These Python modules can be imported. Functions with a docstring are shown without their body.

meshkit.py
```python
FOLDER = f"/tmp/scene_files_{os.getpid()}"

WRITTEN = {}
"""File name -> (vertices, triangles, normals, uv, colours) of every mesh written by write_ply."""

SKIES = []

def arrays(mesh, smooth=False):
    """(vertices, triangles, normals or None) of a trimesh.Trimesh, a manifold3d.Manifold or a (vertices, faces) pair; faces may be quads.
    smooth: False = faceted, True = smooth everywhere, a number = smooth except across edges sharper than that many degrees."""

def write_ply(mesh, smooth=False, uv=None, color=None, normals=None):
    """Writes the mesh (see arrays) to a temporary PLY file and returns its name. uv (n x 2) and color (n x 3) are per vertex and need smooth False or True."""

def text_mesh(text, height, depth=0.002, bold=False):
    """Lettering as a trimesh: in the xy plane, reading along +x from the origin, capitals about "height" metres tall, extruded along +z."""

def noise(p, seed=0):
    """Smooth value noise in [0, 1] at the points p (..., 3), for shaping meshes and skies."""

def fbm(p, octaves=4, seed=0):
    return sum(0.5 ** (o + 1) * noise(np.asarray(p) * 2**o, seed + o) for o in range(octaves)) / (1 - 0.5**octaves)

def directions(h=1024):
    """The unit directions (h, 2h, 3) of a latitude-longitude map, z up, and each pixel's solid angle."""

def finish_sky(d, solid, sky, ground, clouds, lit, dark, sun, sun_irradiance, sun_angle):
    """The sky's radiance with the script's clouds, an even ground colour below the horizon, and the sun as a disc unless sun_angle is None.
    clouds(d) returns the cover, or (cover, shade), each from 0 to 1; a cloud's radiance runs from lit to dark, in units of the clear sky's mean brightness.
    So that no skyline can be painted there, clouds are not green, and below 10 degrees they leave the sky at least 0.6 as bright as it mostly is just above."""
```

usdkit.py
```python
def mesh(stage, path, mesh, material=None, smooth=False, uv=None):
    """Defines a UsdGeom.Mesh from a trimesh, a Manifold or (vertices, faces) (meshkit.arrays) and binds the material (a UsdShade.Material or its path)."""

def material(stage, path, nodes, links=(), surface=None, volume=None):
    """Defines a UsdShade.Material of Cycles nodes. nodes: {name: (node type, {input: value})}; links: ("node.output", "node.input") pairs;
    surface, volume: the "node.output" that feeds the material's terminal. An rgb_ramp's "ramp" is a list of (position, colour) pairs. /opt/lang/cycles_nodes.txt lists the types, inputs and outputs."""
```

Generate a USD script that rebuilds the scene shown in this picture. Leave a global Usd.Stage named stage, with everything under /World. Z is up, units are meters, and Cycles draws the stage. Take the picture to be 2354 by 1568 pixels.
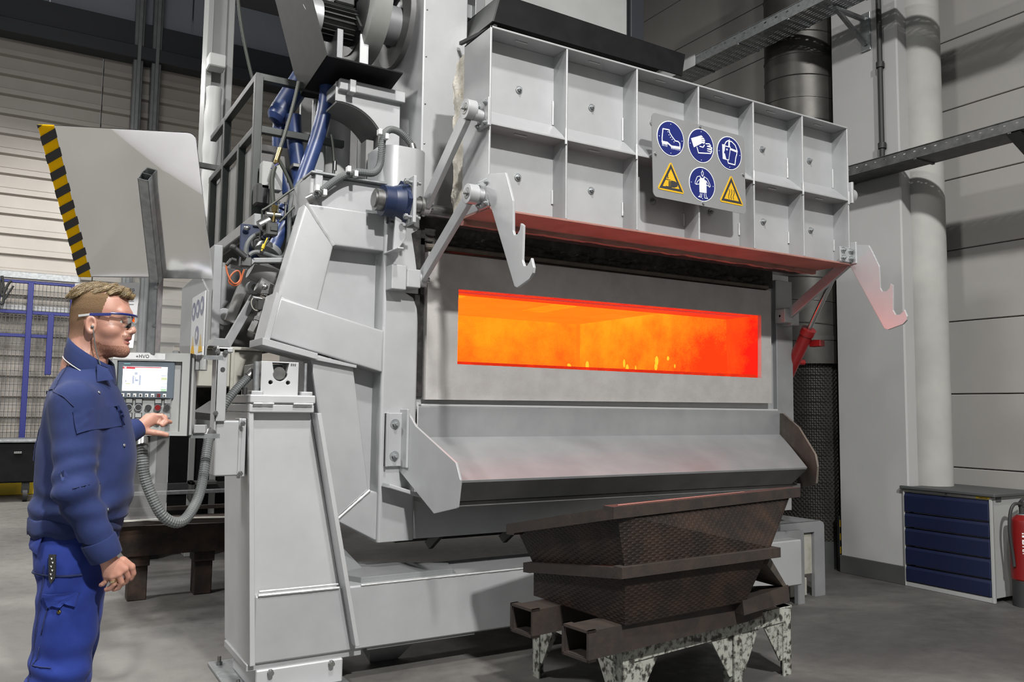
import math, random
import numpy as np
import trimesh
import manifold3d as m3
from shapely.geometry import Polygon, Point, LineString, box as sbox
from shapely import affinity
from shapely.ops import unary_union
import usdkit, meshkit
from pxr import Usd, UsdGeom, UsdLux, UsdShade, Gf, Sdf, Vt

random.seed(7); np.random.seed(7)
stage = Usd.Stage.CreateInMemory()
UsdGeom.SetStageUpAxis(stage, UsdGeom.Tokens.z); UsdGeom.SetStageMetersPerUnit(stage, 1.0)
UsdGeom.Xform.Define(stage, '/World'); UsdGeom.Scope.Define(stage, '/World/Looks')

# ------------------------------------------------------------------ camera, exposure, sky, lamps
cam = UsdGeom.Camera.Define(stage, '/World/camera')
R_, U_, F_ = np.array([.85790, -.51366, .01250]), -np.array([.05287, .06405, -.99654]), np.array([.51109, .85560, .08211])
EYE = (0, 0, 1.44)
cam.AddTransformOp().Set(Gf.Matrix4d(*R_, 0, *U_, 0, *(-F_), 0, *EYE, 1))
cam.CreateFocalLengthAttr(28.893); cam.CreateHorizontalApertureAttr(36.0); cam.CreateVerticalApertureAttr(23.98)
cam.CreateExposureAttr(0.6); cam.CreateClippingRangeAttr((.05, 200))
dome = UsdLux.DomeLight.Define(stage, '/World/sky'); dome.CreateColorAttr((.93, .97, 1.0)); dome.CreateIntensityAttr(.035)
def lamp(name, x, y, z, sx, sy, power, color=(1, .985, .96)):
    l = UsdLux.RectLight.Define(stage, '/World/' + name)
    l.AddTranslateOp().Set((x, y, z)); l.CreateWidthAttr(sx); l.CreateHeightAttr(sy)
    l.CreateIntensityAttr(power); l.CreateColorAttr(color)
# rows of ceiling luminaires of the hall
lamp('lamp_a', 1.2, -3.6, 7.5, .42, .42, 2300)
lamp('lamp_b', 1.4, .3, 7.5, .42, .42, 540)
lamp('lamp_c', -3.5, 3.5, 7.5, 1.2, 1.2, 105)
lamp('lamp_d', -1.5, 9.5, 6.6, 1.5, 1.0, 40)
lamp('lamp_e', 1.3, 12.6, 6.2, 2.0, .8, 37)
lamp('lamp_f', -4.5, 13.0, 6.2, 2.0, .8, 37)

h_ = UsdLux.RectLight.Define(stage, '/World/added_wall_fill')   # unseen light added to lift the upper far wall
h_.AddTransformOp().Set(Gf.Matrix4d(-1, 0, 0, 0, 0, 0, 1, 0, 0, -1, 0, 0, 0, 9.0, 8.5, 1)); h_.AddRotateXOp().Set(0); h_.CreateWidthAttr(3.0); h_.CreateHeightAttr(.6); h_.CreateIntensityAttr(4)
# soft fill light added behind the camera on the left, no such opening known
side_fill = UsdLux.RectLight.Define(stage, '/World/added_side_fill')
_n = np.array([.62, .78, .03]); _n /= np.linalg.norm(_n); _r = np.cross([0, 0, 1], -_n); _r /= np.linalg.norm(_r); _u = np.cross(-_n, _r)
side_fill.AddTransformOp().Set(Gf.Matrix4d(*_r, 0, *_u, 0, *(-_n), 0, -5.5, -5.0, 2.3, 1))
side_fill.CreateWidthAttr(4.5); side_fill.CreateHeightAttr(4.2); side_fill.CreateIntensityAttr(.75); side_fill.CreateColorAttr((.95, .98, 1.0))

# ------------------------------------------------------------------ prims
USED = {}
def numbered(parent, name):
    k = (parent, name); n = USED.get(k, 0); USED[k] = n + 1
    return f'{parent}/{name}' if n == 0 else f'{parent}/{name}_{n:03d}'
class Node:
    def __init__(s, prim, path, loc): s.prim, s.path, s.loc = prim, path, loc
    def add(s, name, mesh, mat, label=None, kind=None, smooth=32):
        if hasattr(mesh, 'mesh'): mesh = mesh.mesh()
        path = numbered(s.path, name)
        v, f = meshkit.arrays(mesh)[:2]
        m = usdkit.mesh(stage, path, trimesh.Trimesh(v - s.loc, f, process=False), LOOK[mat], smooth=smooth)
        p = m.GetPrim()
        if label: p.SetCustomDataByKey('label', label)
        if kind: p.SetCustomDataByKey('kind', kind)
        return Node(p, path, s.loc)
def tag(p, label=None, cat=None, group=None, kind=None):
    for k, v in (('label', label), ('category', cat), ('group', group), ('kind', kind)):
        if v: p.SetCustomDataByKey(k, v)
def thing(name, label, cat, loc=(0, 0, 0), group=None, kind=None):
    path = numbered('/World', name)
    x = UsdGeom.Xform.Define(stage, path); x.AddTranslateOp().Set(tuple(map(float, loc)))
    tag(x.GetPrim(), label, cat, group, kind)
    return Node(x.GetPrim(), path, np.array(loc, float))
def single(name, mesh, mat, label=None, cat=None, group=None, kind=None, smooth=32):
    n = Node(None, '/World', np.zeros(3)).add(name, mesh, mat, smooth=smooth)
    tag(n.prim, label, cat, group, kind); return n
def copy_of(src, name, loc, label=None, rz=0):
    path = numbered('/World', name)
    x = UsdGeom.Xform.Define(stage, path); x.AddTranslateOp().Set(tuple(map(float, loc)))
    if rz: x.AddRotateZOp().Set(rz)
    p = x.GetPrim(); p.GetReferences().AddInternalReference(src.prim.GetPath()); p.SetInstanceable(True)
    tag(p, label, src.prim.GetCustomDataByKey('category'), src.prim.GetCustomDataByKey('group'))
    return p

# ------------------------------------------------------------------ mesh building
def nrm(a): a = np.asarray(a, float); return a / max(np.linalg.norm(a), 1e-12)
def frame_of(d, up=(0, 0, 1)):
    d = nrm(d); up = np.asarray(up, float)
    if abs(d @ nrm(up)) > .98: up = np.array([1., 0, 0]) if abs(d[0]) < .9 else np.array([0, 1., 0])
    a = nrm(np.cross(up, d)); return a, np.cross(d, a), d
class MB:
    def __init__(s): s.parts = []; 
    def put(s, v, f):
        f = np.asarray(f, int)
        if f.shape[1] == 4: f = np.vstack([f[:, [0, 1, 2]], f[:, [0, 2, 3]]])
        s.parts.append((np.asarray(v, float), f)); return s
    def man(s, m):
        q = m.to_mesh(); return s.put(q.vert_properties[:, :3], q.tri_verts)
    def tm(s, t): return s.put(t.vertices, t.faces)
    def mesh(s):
        n, V, F = 0, [], []
        for v, f in s.parts: V.append(v); F.append(f + n); n += len(v)
        return trimesh.Trimesh(np.vstack(V), np.vstack(F), process=False)
    def xf(s, fn): s.parts = [(fn(v), f) for v, f in s.parts]; return s
    def box(s, x0, x1, y0, y1, z0, z1, c=0.003):
        x0, x1 = min(x0, x1), max(x0, x1); y0, y1 = min(y0, y1), max(y0, y1); z0, z1 = min(z0, z1), max(z0, z1)
        c = min(c, .3 * min(x1 - x0, y1 - y0, z1 - z0))
        if c <= 0:
            return s.tm(trimesh.creation.box(bounds=[(x0, y0, z0), (x1, y1, z1)]))
        P = []
        for x, sx in ((x0, 1), (x1, -1)):
            for y, sy in ((y0, 1), (y1, -1)):
                for z, sz in ((z0, 1), (z1, -1)):
                    P += [(x, y + sy * c, z + sz * c), (x + sx * c, y, z + sz * c), (x + sx * c, y + sy * c, z)]
        return s.man(m3.Manifold.hull_points(P))
    def hull(s, pts): return s.man(m3.Manifold.hull_points([tuple(map(float, p)) for p in pts]))
    def bar(s, p0, p1, w, h, up=(0, 0, 1), r=0.0, n=3, e0=0, e1=0):
        """rectangular bar from p0 to p1, w across and h along up, corner radius r"""
        p0, p1 = np.asarray(p0, float), np.asarray(p1, float); a, b, d = frame_of(p1 - p0, up)
        p0, p1 = p0 - d * e0, p1 + d * e1
        r = max(min(r, .49 * w, .49 * h), 1e-4); pr = []
        for sx, sy, t0 in ((1, 1, 0), (-1, 1, 90), (-1, -1, 180), (1, -1, 270)):
            for k in range(n + 1):
                t = math.radians(t0 + 90 * k / n)
                pr.append((sx * (w / 2 - r) + r * math.cos(t), sy * (h / 2 - r) + r * math.sin(t)))
        pr = np.array(pr); return s.sweep2(pr, p0, p1, a, b)
    def sweep2(s, pr, p0, p1, a, b, cap=True):
        m = len(pr); q = pr[:, :1] * a + pr[:, 1:] * b
        v = np.vstack([p0 + q, p1 + q]); i = np.arange(m); j = (i + 1) % m
        f = [np.stack([i, j, j + m], 1), np.stack([i, j + m, i + m], 1)]
        if cap:
            t = np.arange(1, m - 1); z = 0 * t
            f += [np.stack([z, t + 1, t], 1), np.stack([z + m, t + m, t + m + 1], 1)]
        return s.put(v, np.vstack(f))
    def cyl(s, p0, p1, r, r2=None, n=20, cap=True):
        p0, p1 = np.asarray(p0, float), np.asarray(p1, float); a, b, d = frame_of(p1 - p0)
        r2 = r if r2 is None else r2; t = np.arange(n) * 2 * np.pi / n
        c = np.cos(t)[:, None] * a + np.sin(t)[:, None] * b
        v = np.vstack([p0 + r * c, p1 + r2 * c]); i = np.arange(n); j = (i + 1) % n
        f = [np.stack([i, j, j + n], 1), np.stack([i, j + n, i + n], 1)]
        if cap:
            k = np.arange(1, n - 1); z = 0 * k
            f += [np.stack([z, k + 1, k], 1), np.stack([z + n, k + n, k + n + 1], 1)]
        return s.put(v, np.vstack(f))
    def ring(s, p0, p1, r0, r1, n=24):
        """tube wall: inner radius r0, outer r1"""
        return s.lathe([(r1, 0), (r1, 1), (r0, 1), (r0, 0), (r1, 0)], p0, p1, n)
    def lathe(s, prof, p0, p1, n=24):
        """profile (radius, t) turned about the line p0 -> p1, t in 0..1 along it"""
        p0, p1 = np.asarray(p0, float), np.asarray(p1, float); a, b, d = frame_of(p1 - p0); L = np.linalg.norm(p1 - p0)
        t = np.arange(n) * 2 * np.pi / n; c = np.cos(t)[:, None] * a + np.sin(t)[:, None] * b
        v = np.vstack([p0 + d * (L * h) + max(r, 1e-5) * c for r, h in prof]); F = []
        i = np.arange(n); j = (i + 1) % n
        for k in range(len(prof) - 1):
            F += [np.stack([k * n + i, k * n + j, (k + 1) * n + j], 1), np.stack([k * n + i, (k + 1) * n + j, (k + 1) * n + i], 1)]
        return s.put(v, np.vstack(F))
    def tube(s, path, r, n=10, rings=None):
        """round tube along a polyline; rings: list of radii per point"""
        p = np.asarray(path, float); t = np.gradient(p, axis=0); t /= np.linalg.norm(t, axis=1, keepdims=True) + 1e-12
        a = frame_of(t[0])[0]; A = []
        for k in range(len(p)):
            a = nrm(a - t[k] * (a @ t[k])); A.append(a)
        A = np.array(A); B = np.cross(t, A); rr = np.broadcast_to(r if rings is None else rings, (len(p),))
        q = np.arange(n) * 2 * np.pi / n
        v = p[:, None] + rr[:, None, None] * (np.cos(q)[None, :, None] * A[:, None] + np.sin(q)[None, :, None] * B[:, None])
        i, j = np.meshgrid(np.arange(len(p) - 1), np.arange(n), indexing='ij')
        f = np.stack([i * n + j, i * n + (j + 1) % n, (i + 1) * n + (j + 1) % n, (i + 1) * n + j], -1).reshape(-1, 4)
        s.put(v.reshape(-1, 3), f)
        k = np.arange(1, n - 1); z = 0 * k
        return s.put(np.vstack([v[0], v[-1]]), np.vstack([np.stack([z, k + 1, k], 1), np.stack([z + n, k + n, k + n + 1], 1)]))
    def poly(s, shape, depth, O, U, V):
        """shapely polygon or point list in the plane O + x U + y V, thickened by depth along U x V"""
        if not hasattr(shape, 'geom_type'): shape = Polygon(shape)
        U, V = np.asarray(U, float), np.asarray(V, float); W = np.cross(U, V); O = np.asarray(O, float)
        for g in getattr(shape, 'geoms', [shape]):
            if g.is_empty or g.area < 1e-9: continue
            t = trimesh.creation.extrude_polygon(g, depth, engine='earcut'); v = np.asarray(t.vertices)
            f = t.faces
            s.put(O + v[:, :1] * U + v[:, 1:2] * V + v[:, 2:] * W, f)
        return s
    def xz(s, shape, y0, y1):      # polygon in (x, z), from y1 (back) to y0 (front)
        return s.poly(shape, y1 - y0, (0, y1, 0), (1, 0, 0), (0, 0, 1))
    def yz(s, shape, x0, x1):      # polygon in (y, z)
        return s.poly(shape, x1 - x0, (x0, 0, 0), (0, 1, 0), (0, 0, 1))
    def xy(s, shape, z0, z1):
        return s.poly(shape, z1 - z0, (0, 0, z0), (1, 0, 0), (0, 1, 0))
    def sphere(s, c, r, sub=2):
        t = trimesh.creation.icosphere(sub, 1.0); return s.put(t.vertices * np.asarray(r) + np.asarray(c), t.faces)
    def hexa(s, c, d, r, h):       # hexagon bolt head standing at c along d
        c = np.asarray(c, float); return s.cyl(c, c + nrm(d) * h, r, n=6)
def M(): return MB()
def spline(pts, n=12):
    from scipy.interpolate import CubicSpline
    p = np.asarray(pts, float); d = np.r_[0, np.cumsum(np.linalg.norm(np.diff(p, axis=0), axis=1))]
    return CubicSpline(d, p)(np.linspace(0, d[-1], n * (len(p) - 1) + 1))
def bolt(b, c, d, r=.012, washer=True):
    c = np.asarray(c, float); d = nrm(d)
    if washer: b.cyl(c, c + d * .004, r * 1.7, n=16)
    b.hexa(c + d * .003, d, r, r * 1.1); b.cyl(c, c + d * r * 2, r * .55, n=8); return b
def conduit(path, r, pitch=.011):
    """corrugated flexible conduit"""
    p = np.asarray(path, float); d = np.r_[0, np.cumsum(np.linalg.norm(np.diff(p, axis=0), axis=1))]
    n = int(d[-1] / pitch * 4); t = np.linspace(0, d[-1], n)
    q = np.stack([np.interp(t, d, p[:, k]) for k in range(3)], 1)
    return M().tube(q, r, n=12, rings=r * (1 - .09 * (1 + np.cos(t / pitch * 2 * np.pi)) / 2 * 1.3))
def weld(b, pts, r=.006, seed=1):
    p = np.asarray(pts, float); d = np.r_[0, np.cumsum(np.linalg.norm(np.diff(p, axis=0), axis=1))]
    n = max(int(d[-1] / .014), 3); t = np.linspace(0, d[-1], n); rs = np.random.RandomState(seed)
    q = np.stack([np.interp(t, d, p[:, k]) for k in range(3)], 1)
    return b.tube(q, r, n=6, rings=r * (.85 + .3 * rs.rand(n)))

# ------------------------------------------------------------------ materials
LOOK = {}
ALB = .66      # paint and surface tones, given for a camera at 0 stops, brought to the exposure set above
def mk(name, nodes, links, surface): LOOK[name] = usdkit.material(stage, '/World/Looks/' + name, nodes, links, surface=surface)
def pm(name, c1, c2=None, scale=5.0, rough=.5, metal=0.0, bump=0.0, bscale=80.0, lo=.35, hi=.65, detail=4, rough2=None, bevel=0.0, extra=None, stretch=None):
    """principled paint or metal: two tones by noise, optional bump, rounded edges by the bevel node"""
    c1 = tuple(ALB * c for c in c1); c2 = None if c2 is None else tuple(ALB * c for c in c2)
    n = {'p': ('principled_bsdf', dict({'base_color': c1, 'roughness': rough, 'metallic': metal}, **(extra or {}))), 't': ('texture_coordinate', {})}; l = []
    src = 't.object'
    if stretch:
        n['m'] = ('mapping', {'scale': stretch}); l.append(('t.object', 'm.vector')); src = 'm.vector'
    if c2 is not None:
        n['n'] = ('noise_texture', {'scale': scale, 'detail': float(detail), 'roughness': .6}); l.append((src, 'n.vector'))
        n['r'] = ('rgb_ramp', {'ramp': [(0, c1), (lo, c1), (hi, c2), (1, c2)]}); l += [('n.fac', 'r.fac'), ('r.color', 'p.base_color')]
        if rough2 is not None:
            n['q'] = ('map_range', {'from_min': lo, 'from_max': hi, 'to_min': rough, 'to_max': rough2, 'clamp': True}); l += [('n.fac', 'q.value'), ('q.result', 'p.roughness')]
    nm = None
    if bevel: n['bv'] = ('bevel', {'samples': 4, 'radius': bevel}); nm = 'bv.bevel'
    if bump:
        n['bn'] = ('noise_texture', {'scale': bscale, 'detail': 3.0}); n['b'] = ('bump', {'strength': bump, 'distance': .004})
        l += [(src, 'bn.vector'), ('bn.fac', 'b.height')]
        if nm: l.append((nm, 'b.normal'))
        nm = 'b.normal'
    if nm: l.append((nm, 'p.normal'))
    mk(name, n, l, 'p.BSDF')
def g(v): return (v, v, v)
SIL = dict(scale=3.5, rough=.40, metal=.35, bump=.05, bscale=160, lo=.3, hi=.7)
pm('silver', (.50, .51, .52), (.58, .59, .60), bevel=.005, **SIL)
pm('silver_bright', (.62, .63, .64), (.70, .71, .72), bevel=.005, **SIL)
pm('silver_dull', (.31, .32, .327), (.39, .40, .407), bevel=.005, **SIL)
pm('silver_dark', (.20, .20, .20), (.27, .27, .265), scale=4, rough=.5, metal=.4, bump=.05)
pm('weldbead', (.70, .71, .71), rough=.30, metal=.35)
pm('bright', (.62, .63, .62), rough=.25, metal=1.0)
pm('steel', (.42, .42, .41), (.30, .30, .29), scale=20, rough=.35, metal=.9)
pm('galv', (.40, .42, .43), (.52, .54, .55), scale=28, rough=.38, metal=.7, detail=1)
pm('galv_dark', (.10, .105, .105), (.17, .17, .165), scale=14, rough=.5, metal=.5)
pm('black', (.006, .006, .007), (.010, .010, .011), scale=8, rough=.6, extra=dict(specular_ior_level=.15))
pm('gunmetal', (.055, .06, .058), (.07, .075, .072), scale=10, rough=.5, metal=.2)
pm('rail', (.026, .032, .030), (.036, .043, .040), scale=12, rough=.5)
pm('plate_grey', (.22, .22, .21), (.27, .265, .255), scale=5, rough=.55)
pm('soot', (.010, .009, .008), (.05, .045, .04), scale=14, rough=.9, bump=.5, bscale=50, lo=.45, hi=.75)  # sooty black, also painted in as shade under the door lining and in a hollow
pm('rubber', (.025, .025, .026), rough=.6)
pm('hose_grey', (.13, .14, .14), rough=.55)
pm('hose_dark', (.05, .055, .045), rough=.5)
pm('fibre', (.80, .77, .69), (.58, .53, .44), scale=16, rough=.95, bump=1.0, bscale=60)
pm('white_panel', (.72, .73, .72), (.66, .67, .66), scale=3, rough=.5)
pm('white_paint', (.78, .79, .79), rough=.45)
pm('blue_pipe', (.025, .052, .17), (.034, .066, .20), scale=7, rough=.38)
pm('blue_dark', (.012, .025, .075), rough=.4)
pm('blue_frame', (.022, .030, .24), rough=.45)
pm('blue_drawer', (.0035, .008, .040), (.0045, .010, .047), scale=5, rough=.5)
pm('red_paint', (.20, .006, .006), rough=.35)
pm('red_cyl', (.30, .012, .012), rough=.35)
pm('yellow', (.78, .55, .02), rough=.5)
pm('tape_black', (.012, .012, .012), rough=.4)
pm('brass', (.34, .26, .11), rough=.3, metal=1)
pm('orange_wire', (.55, .13, .04), rough=.5)
pm('cab_grey', (.42, .43, .42), (.40, .41, .40), scale=5, rough=.5)
pm('cab_top', (.075, .08, .082), rough=.6)
pm('paper', (1.2, 1.2, 1.22), rough=.7)
pm('ink', (.03, .03, .035), rough=.6)
pm('sign_blue', (.006, .016, .165), rough=.4)
pm('sign_yellow', (.80, .47, .012), rough=.4)
pm('sign_white', (.86, .87, .87), rough=.4)
pm('sign_plate', (.33, .335, .34), (.36, .365, .37), scale=3, rough=.4, metal=.3)
pm('rust_dark', (.018, .012, .009), (.060, .030, .018), scale=9, rough=.75, metal=.2, bump=.4, bscale=40, lo=.4, hi=.68)
pm('rust_edge', (.034, .028, .025), (.055, .038, .030), scale=12, rough=.65, metal=.3, bump=.3, bscale=60)
pm('rust_light', (.10, .085, .07), (.15, .125, .10), scale=12, rough=.8, bump=.3, bscale=60)
pm('worn_white', (.42, .43, .38), (.04, .035, .028), scale=30, rough=.65, bump=.4, bscale=50, lo=.47, hi=.60, detail=8)
pm('clear_pvc', (.5, .5, .5), rough=.3)
pm('refractory', (.46, .44, .42), (.53, .51, .495), scale=7, rough=.85, bump=.25, bscale=70)
pm('concrete_col', (.42, .42, .40), (.50, .50, .47), scale=2.2, rough=.8, bump=.08, bscale=40)
pm('wall_tone', (.34, .335, .315), (.375, .365, .345), scale=1.2, rough=.85, bump=.06, bscale=30)
pm('pier_tone', (.46, .46, .455), (.50, .50, .495), scale=.9, rough=.85, bump=.04, bscale=30)
pm('joint', (.13, .13, .12), rough=.9)
pm('skirting', (.06, .06, .06), (.075, .075, .075), scale=3, rough=.8)
pm('corrugated', (.60, .55, .49), (.66, .61, .55), scale=1.5, rough=.45, metal=.15)
pm('post_grey', (.34, .35, .36), (.42, .43, .44), scale=6, rough=.4, metal=.3)
pm('painted_glow_red', (.46, .22, .18), (.34, .15, .12), scale=4, rough=.6)  # red furnace glow painted into the door underside and the bin rim
pm('chute_dark', (.028, .028, .026), (.038, .038, .035), scale=9, rough=.6, extra=dict(specular_ior_level=.2))
pm('dark_panel', (.45, .48, .54), (.50, .53, .60), scale=.7, rough=.3)
pm('dark_steel', (.06, .065, .075), rough=.5)
pm('duct', (.075, .072, .066), (.10, .097, .088), scale=6, rough=.42, metal=.6)
pm('beige_metal', (.50, .49, .43), (.33, .31, .25), scale=9, rough=.5, metal=.2, lo=.5, hi=.75)
pm('panel_blue_grey', (.13, .16, .19), rough=.35)
pm('teal_mark', (.25, .55, .58), rough=.5)
pm('duct_pale', (.40, .41, .39), (.46, .47, .45), scale=5, rough=.42, metal=.2)
pm('ceiling_tone', (.22, .22, .23), rough=.8)
# special materials
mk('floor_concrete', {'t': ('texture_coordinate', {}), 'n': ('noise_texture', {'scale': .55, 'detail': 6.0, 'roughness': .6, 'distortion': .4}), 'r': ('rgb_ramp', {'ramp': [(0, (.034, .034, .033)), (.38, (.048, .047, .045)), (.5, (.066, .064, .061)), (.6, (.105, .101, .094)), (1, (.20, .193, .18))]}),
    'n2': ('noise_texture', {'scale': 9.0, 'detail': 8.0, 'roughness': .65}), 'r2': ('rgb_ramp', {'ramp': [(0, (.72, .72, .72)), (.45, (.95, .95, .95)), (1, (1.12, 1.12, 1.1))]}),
    'sx': ('separate_xyz', {}), 'wx': ('map_range', {'from_min': 3.2, 'from_max': -.6, 'to_min': -.05, 'to_max': .25, 'clamp': True}), 'wa': ('math', {'math_type': 'add'}),  # sideways light falloff painted in: floor colour grows lighter towards low x
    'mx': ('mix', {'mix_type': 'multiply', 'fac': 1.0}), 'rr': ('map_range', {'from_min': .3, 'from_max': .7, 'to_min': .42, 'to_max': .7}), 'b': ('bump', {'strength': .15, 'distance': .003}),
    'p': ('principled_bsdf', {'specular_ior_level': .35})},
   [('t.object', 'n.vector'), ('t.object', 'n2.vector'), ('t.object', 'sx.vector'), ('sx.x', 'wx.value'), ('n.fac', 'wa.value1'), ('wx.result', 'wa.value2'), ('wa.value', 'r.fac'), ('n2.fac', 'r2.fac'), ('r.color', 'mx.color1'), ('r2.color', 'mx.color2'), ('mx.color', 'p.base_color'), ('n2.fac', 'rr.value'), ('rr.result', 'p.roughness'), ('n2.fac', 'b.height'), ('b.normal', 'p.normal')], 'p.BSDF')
def glow(name, hot, cool, strength, scale=2.2, yr=None, mouth=None):
    # hot refractory: hottest deep in the chamber, cooler by the cold mouth (a temperature, held by the wall itself)
    mk(name, {'t': ('texture_coordinate', {}), 'n': ('noise_texture', {'scale': scale, 'detail': 5.0, 'roughness': .65}), 'n3': ('noise_texture', {'scale': 90.0, 'detail': 2.0}),
        'ma': ('math', {'math_type': 'multiply_add', 'value2': .22, 'value3': -.11}), 'ad': ('math', {'math_type': 'add'}), 'sx': ('separate_xyz', {}), 'zr': ('map_range', {'from_min': 1.10, 'from_max': 1.70, 'to_min': -.16, 'to_max': .16, 'clamp': True}), 'az': ('math', {'math_type': 'add'}),
        'r': ('rgb_ramp', {'ramp': ([(0, mouth), (.12, mouth)] if mouth else [(0, cool)]) + [(.30, cool), (.70, hot), (1, (hot[0], hot[1] * 1.2, hot[2] * 2))]}), 'e': ('emission', {'strength': strength * .66}), **({'yr': ('map_range', {'from_min': yr[0], 'from_max': yr[1], 'to_min': yr[2], 'to_max': 0.0, 'clamp': True}), 'ay': ('math', {'math_type': 'add'})} if yr else {})},
       [('t.object', 'n.vector'), ('t.object', 'n3.vector'), ('n3.fac', 'ma.value1'), ('n.fac', 'ad.value1'), ('ma.value', 'ad.value2'), ('t.object', 'sx.vector'), ('sx.z', 'zr.value'), ('ad.value', 'az.value1'), ('zr.result', 'az.value2'), *([('sx.y', 'yr.value'), ('az.value', 'ay.value1'), ('yr.result', 'ay.value2'), ('ay.value', 'r.fac')] if yr else [('az.value', 'r.fac')]), ('r.color', 'e.color')], 'e.emission')
glow('glow_deep', (6.2, .36, .012), (6, .15, .010), 1.0)
glow('glow_side', (6.2, .40, .014), (6, .17, .010), 1.0, 2.2, (.3, 1.5, -.42), (3.5, .055, .008))
glow('glow_spark', (6.5, .75, .05), (6.5, .6, .03), 1.0)
glow('glow_roof', (6.2, .25, .012), (6, .20, .010), 1.0, 2.2, (.3, 1.2, -.30), (3.5, .09, .008))
glow('glow_jamb', (4.5, .10, .010), (3.4, .055, .008), 1.0, 5, (.02, .34, -.38), (1.1, .018, .008))
glow('glow_sill', (1.15, .045, .010), (.7, .03, .010), 1.0, 9)
mk('pane', {'tr': ('transparent_bsdf', {'color': (.93, .94, .95)}), 'd0': ('diffuse_bsdf', {'color': (.50, .50, .52)}), 'tl': ('translucent_bsdf', {'color': (.95, .95, .97)}), 'd': ('mix_closure', {'fac': .72}), 'gl': ('glossy_bsdf', {'color': (.8, .8, .8), 'roughness': .12}), 'fr': ('fresnel', {'IOR': 1.45}), 'm1': ('mix_closure', {'fac': .60}), 'm2': ('mix_closure', {})},
   [('d0.BSDF', 'd.closure1'), ('tl.BSDF', 'd.closure2'), ('d.closure', 'm1.closure2'), ('tr.BSDF', 'm1.closure1'), ('m1.closure', 'm2.closure1'), ('gl.BSDF', 'm2.closure2'), ('fr.fac', 'm2.fac')], 'm2.closure')
mk('tape_yellow', {'d': ('diffuse_bsdf', {'color': (.62, .45, .02)}), 'tl': ('translucent_bsdf', {'color': (.95, .68, .03)}), 'm': ('mix_closure', {'fac': .65})}, [('d.BSDF', 'm.closure1'), ('tl.BSDF', 'm.closure2')], 'm.closure')
mk('pane_clear', {'tr': ('transparent_bsdf', {'color': (.95, .96, .96)}), 'd': ('diffuse_bsdf', {'color': (.4, .4, .4)}), 'gl': ('glossy_bsdf', {'color': (.8, .8, .8), 'roughness': .06}), 'fr': ('fresnel', {'IOR': 1.45}), 'm1': ('mix_closure', {'fac': .20}), 'm2': ('mix_closure', {})},
   [('d.BSDF', 'm1.closure2'), ('tr.BSDF', 'm1.closure1'), ('m1.closure', 'm2.closure1'), ('gl.BSDF', 'm2.closure2'), ('fr.fac', 'm2.fac')], 'm2.closure')
mk('lens', {'tr': ('transparent_bsdf', {'color': (.97, .98, .98)}), 'gl': ('glossy_bsdf', {'color': (.9, .9, .9), 'roughness': .03}), 'fr': ('fresnel', {'IOR': 1.5}), 'm2': ('mix_closure', {})},
   [('tr.BSDF', 'm2.closure1'), ('gl.BSDF', 'm2.closure2'), ('fr.fac', 'm2.fac')], 'm2.closure')
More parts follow.
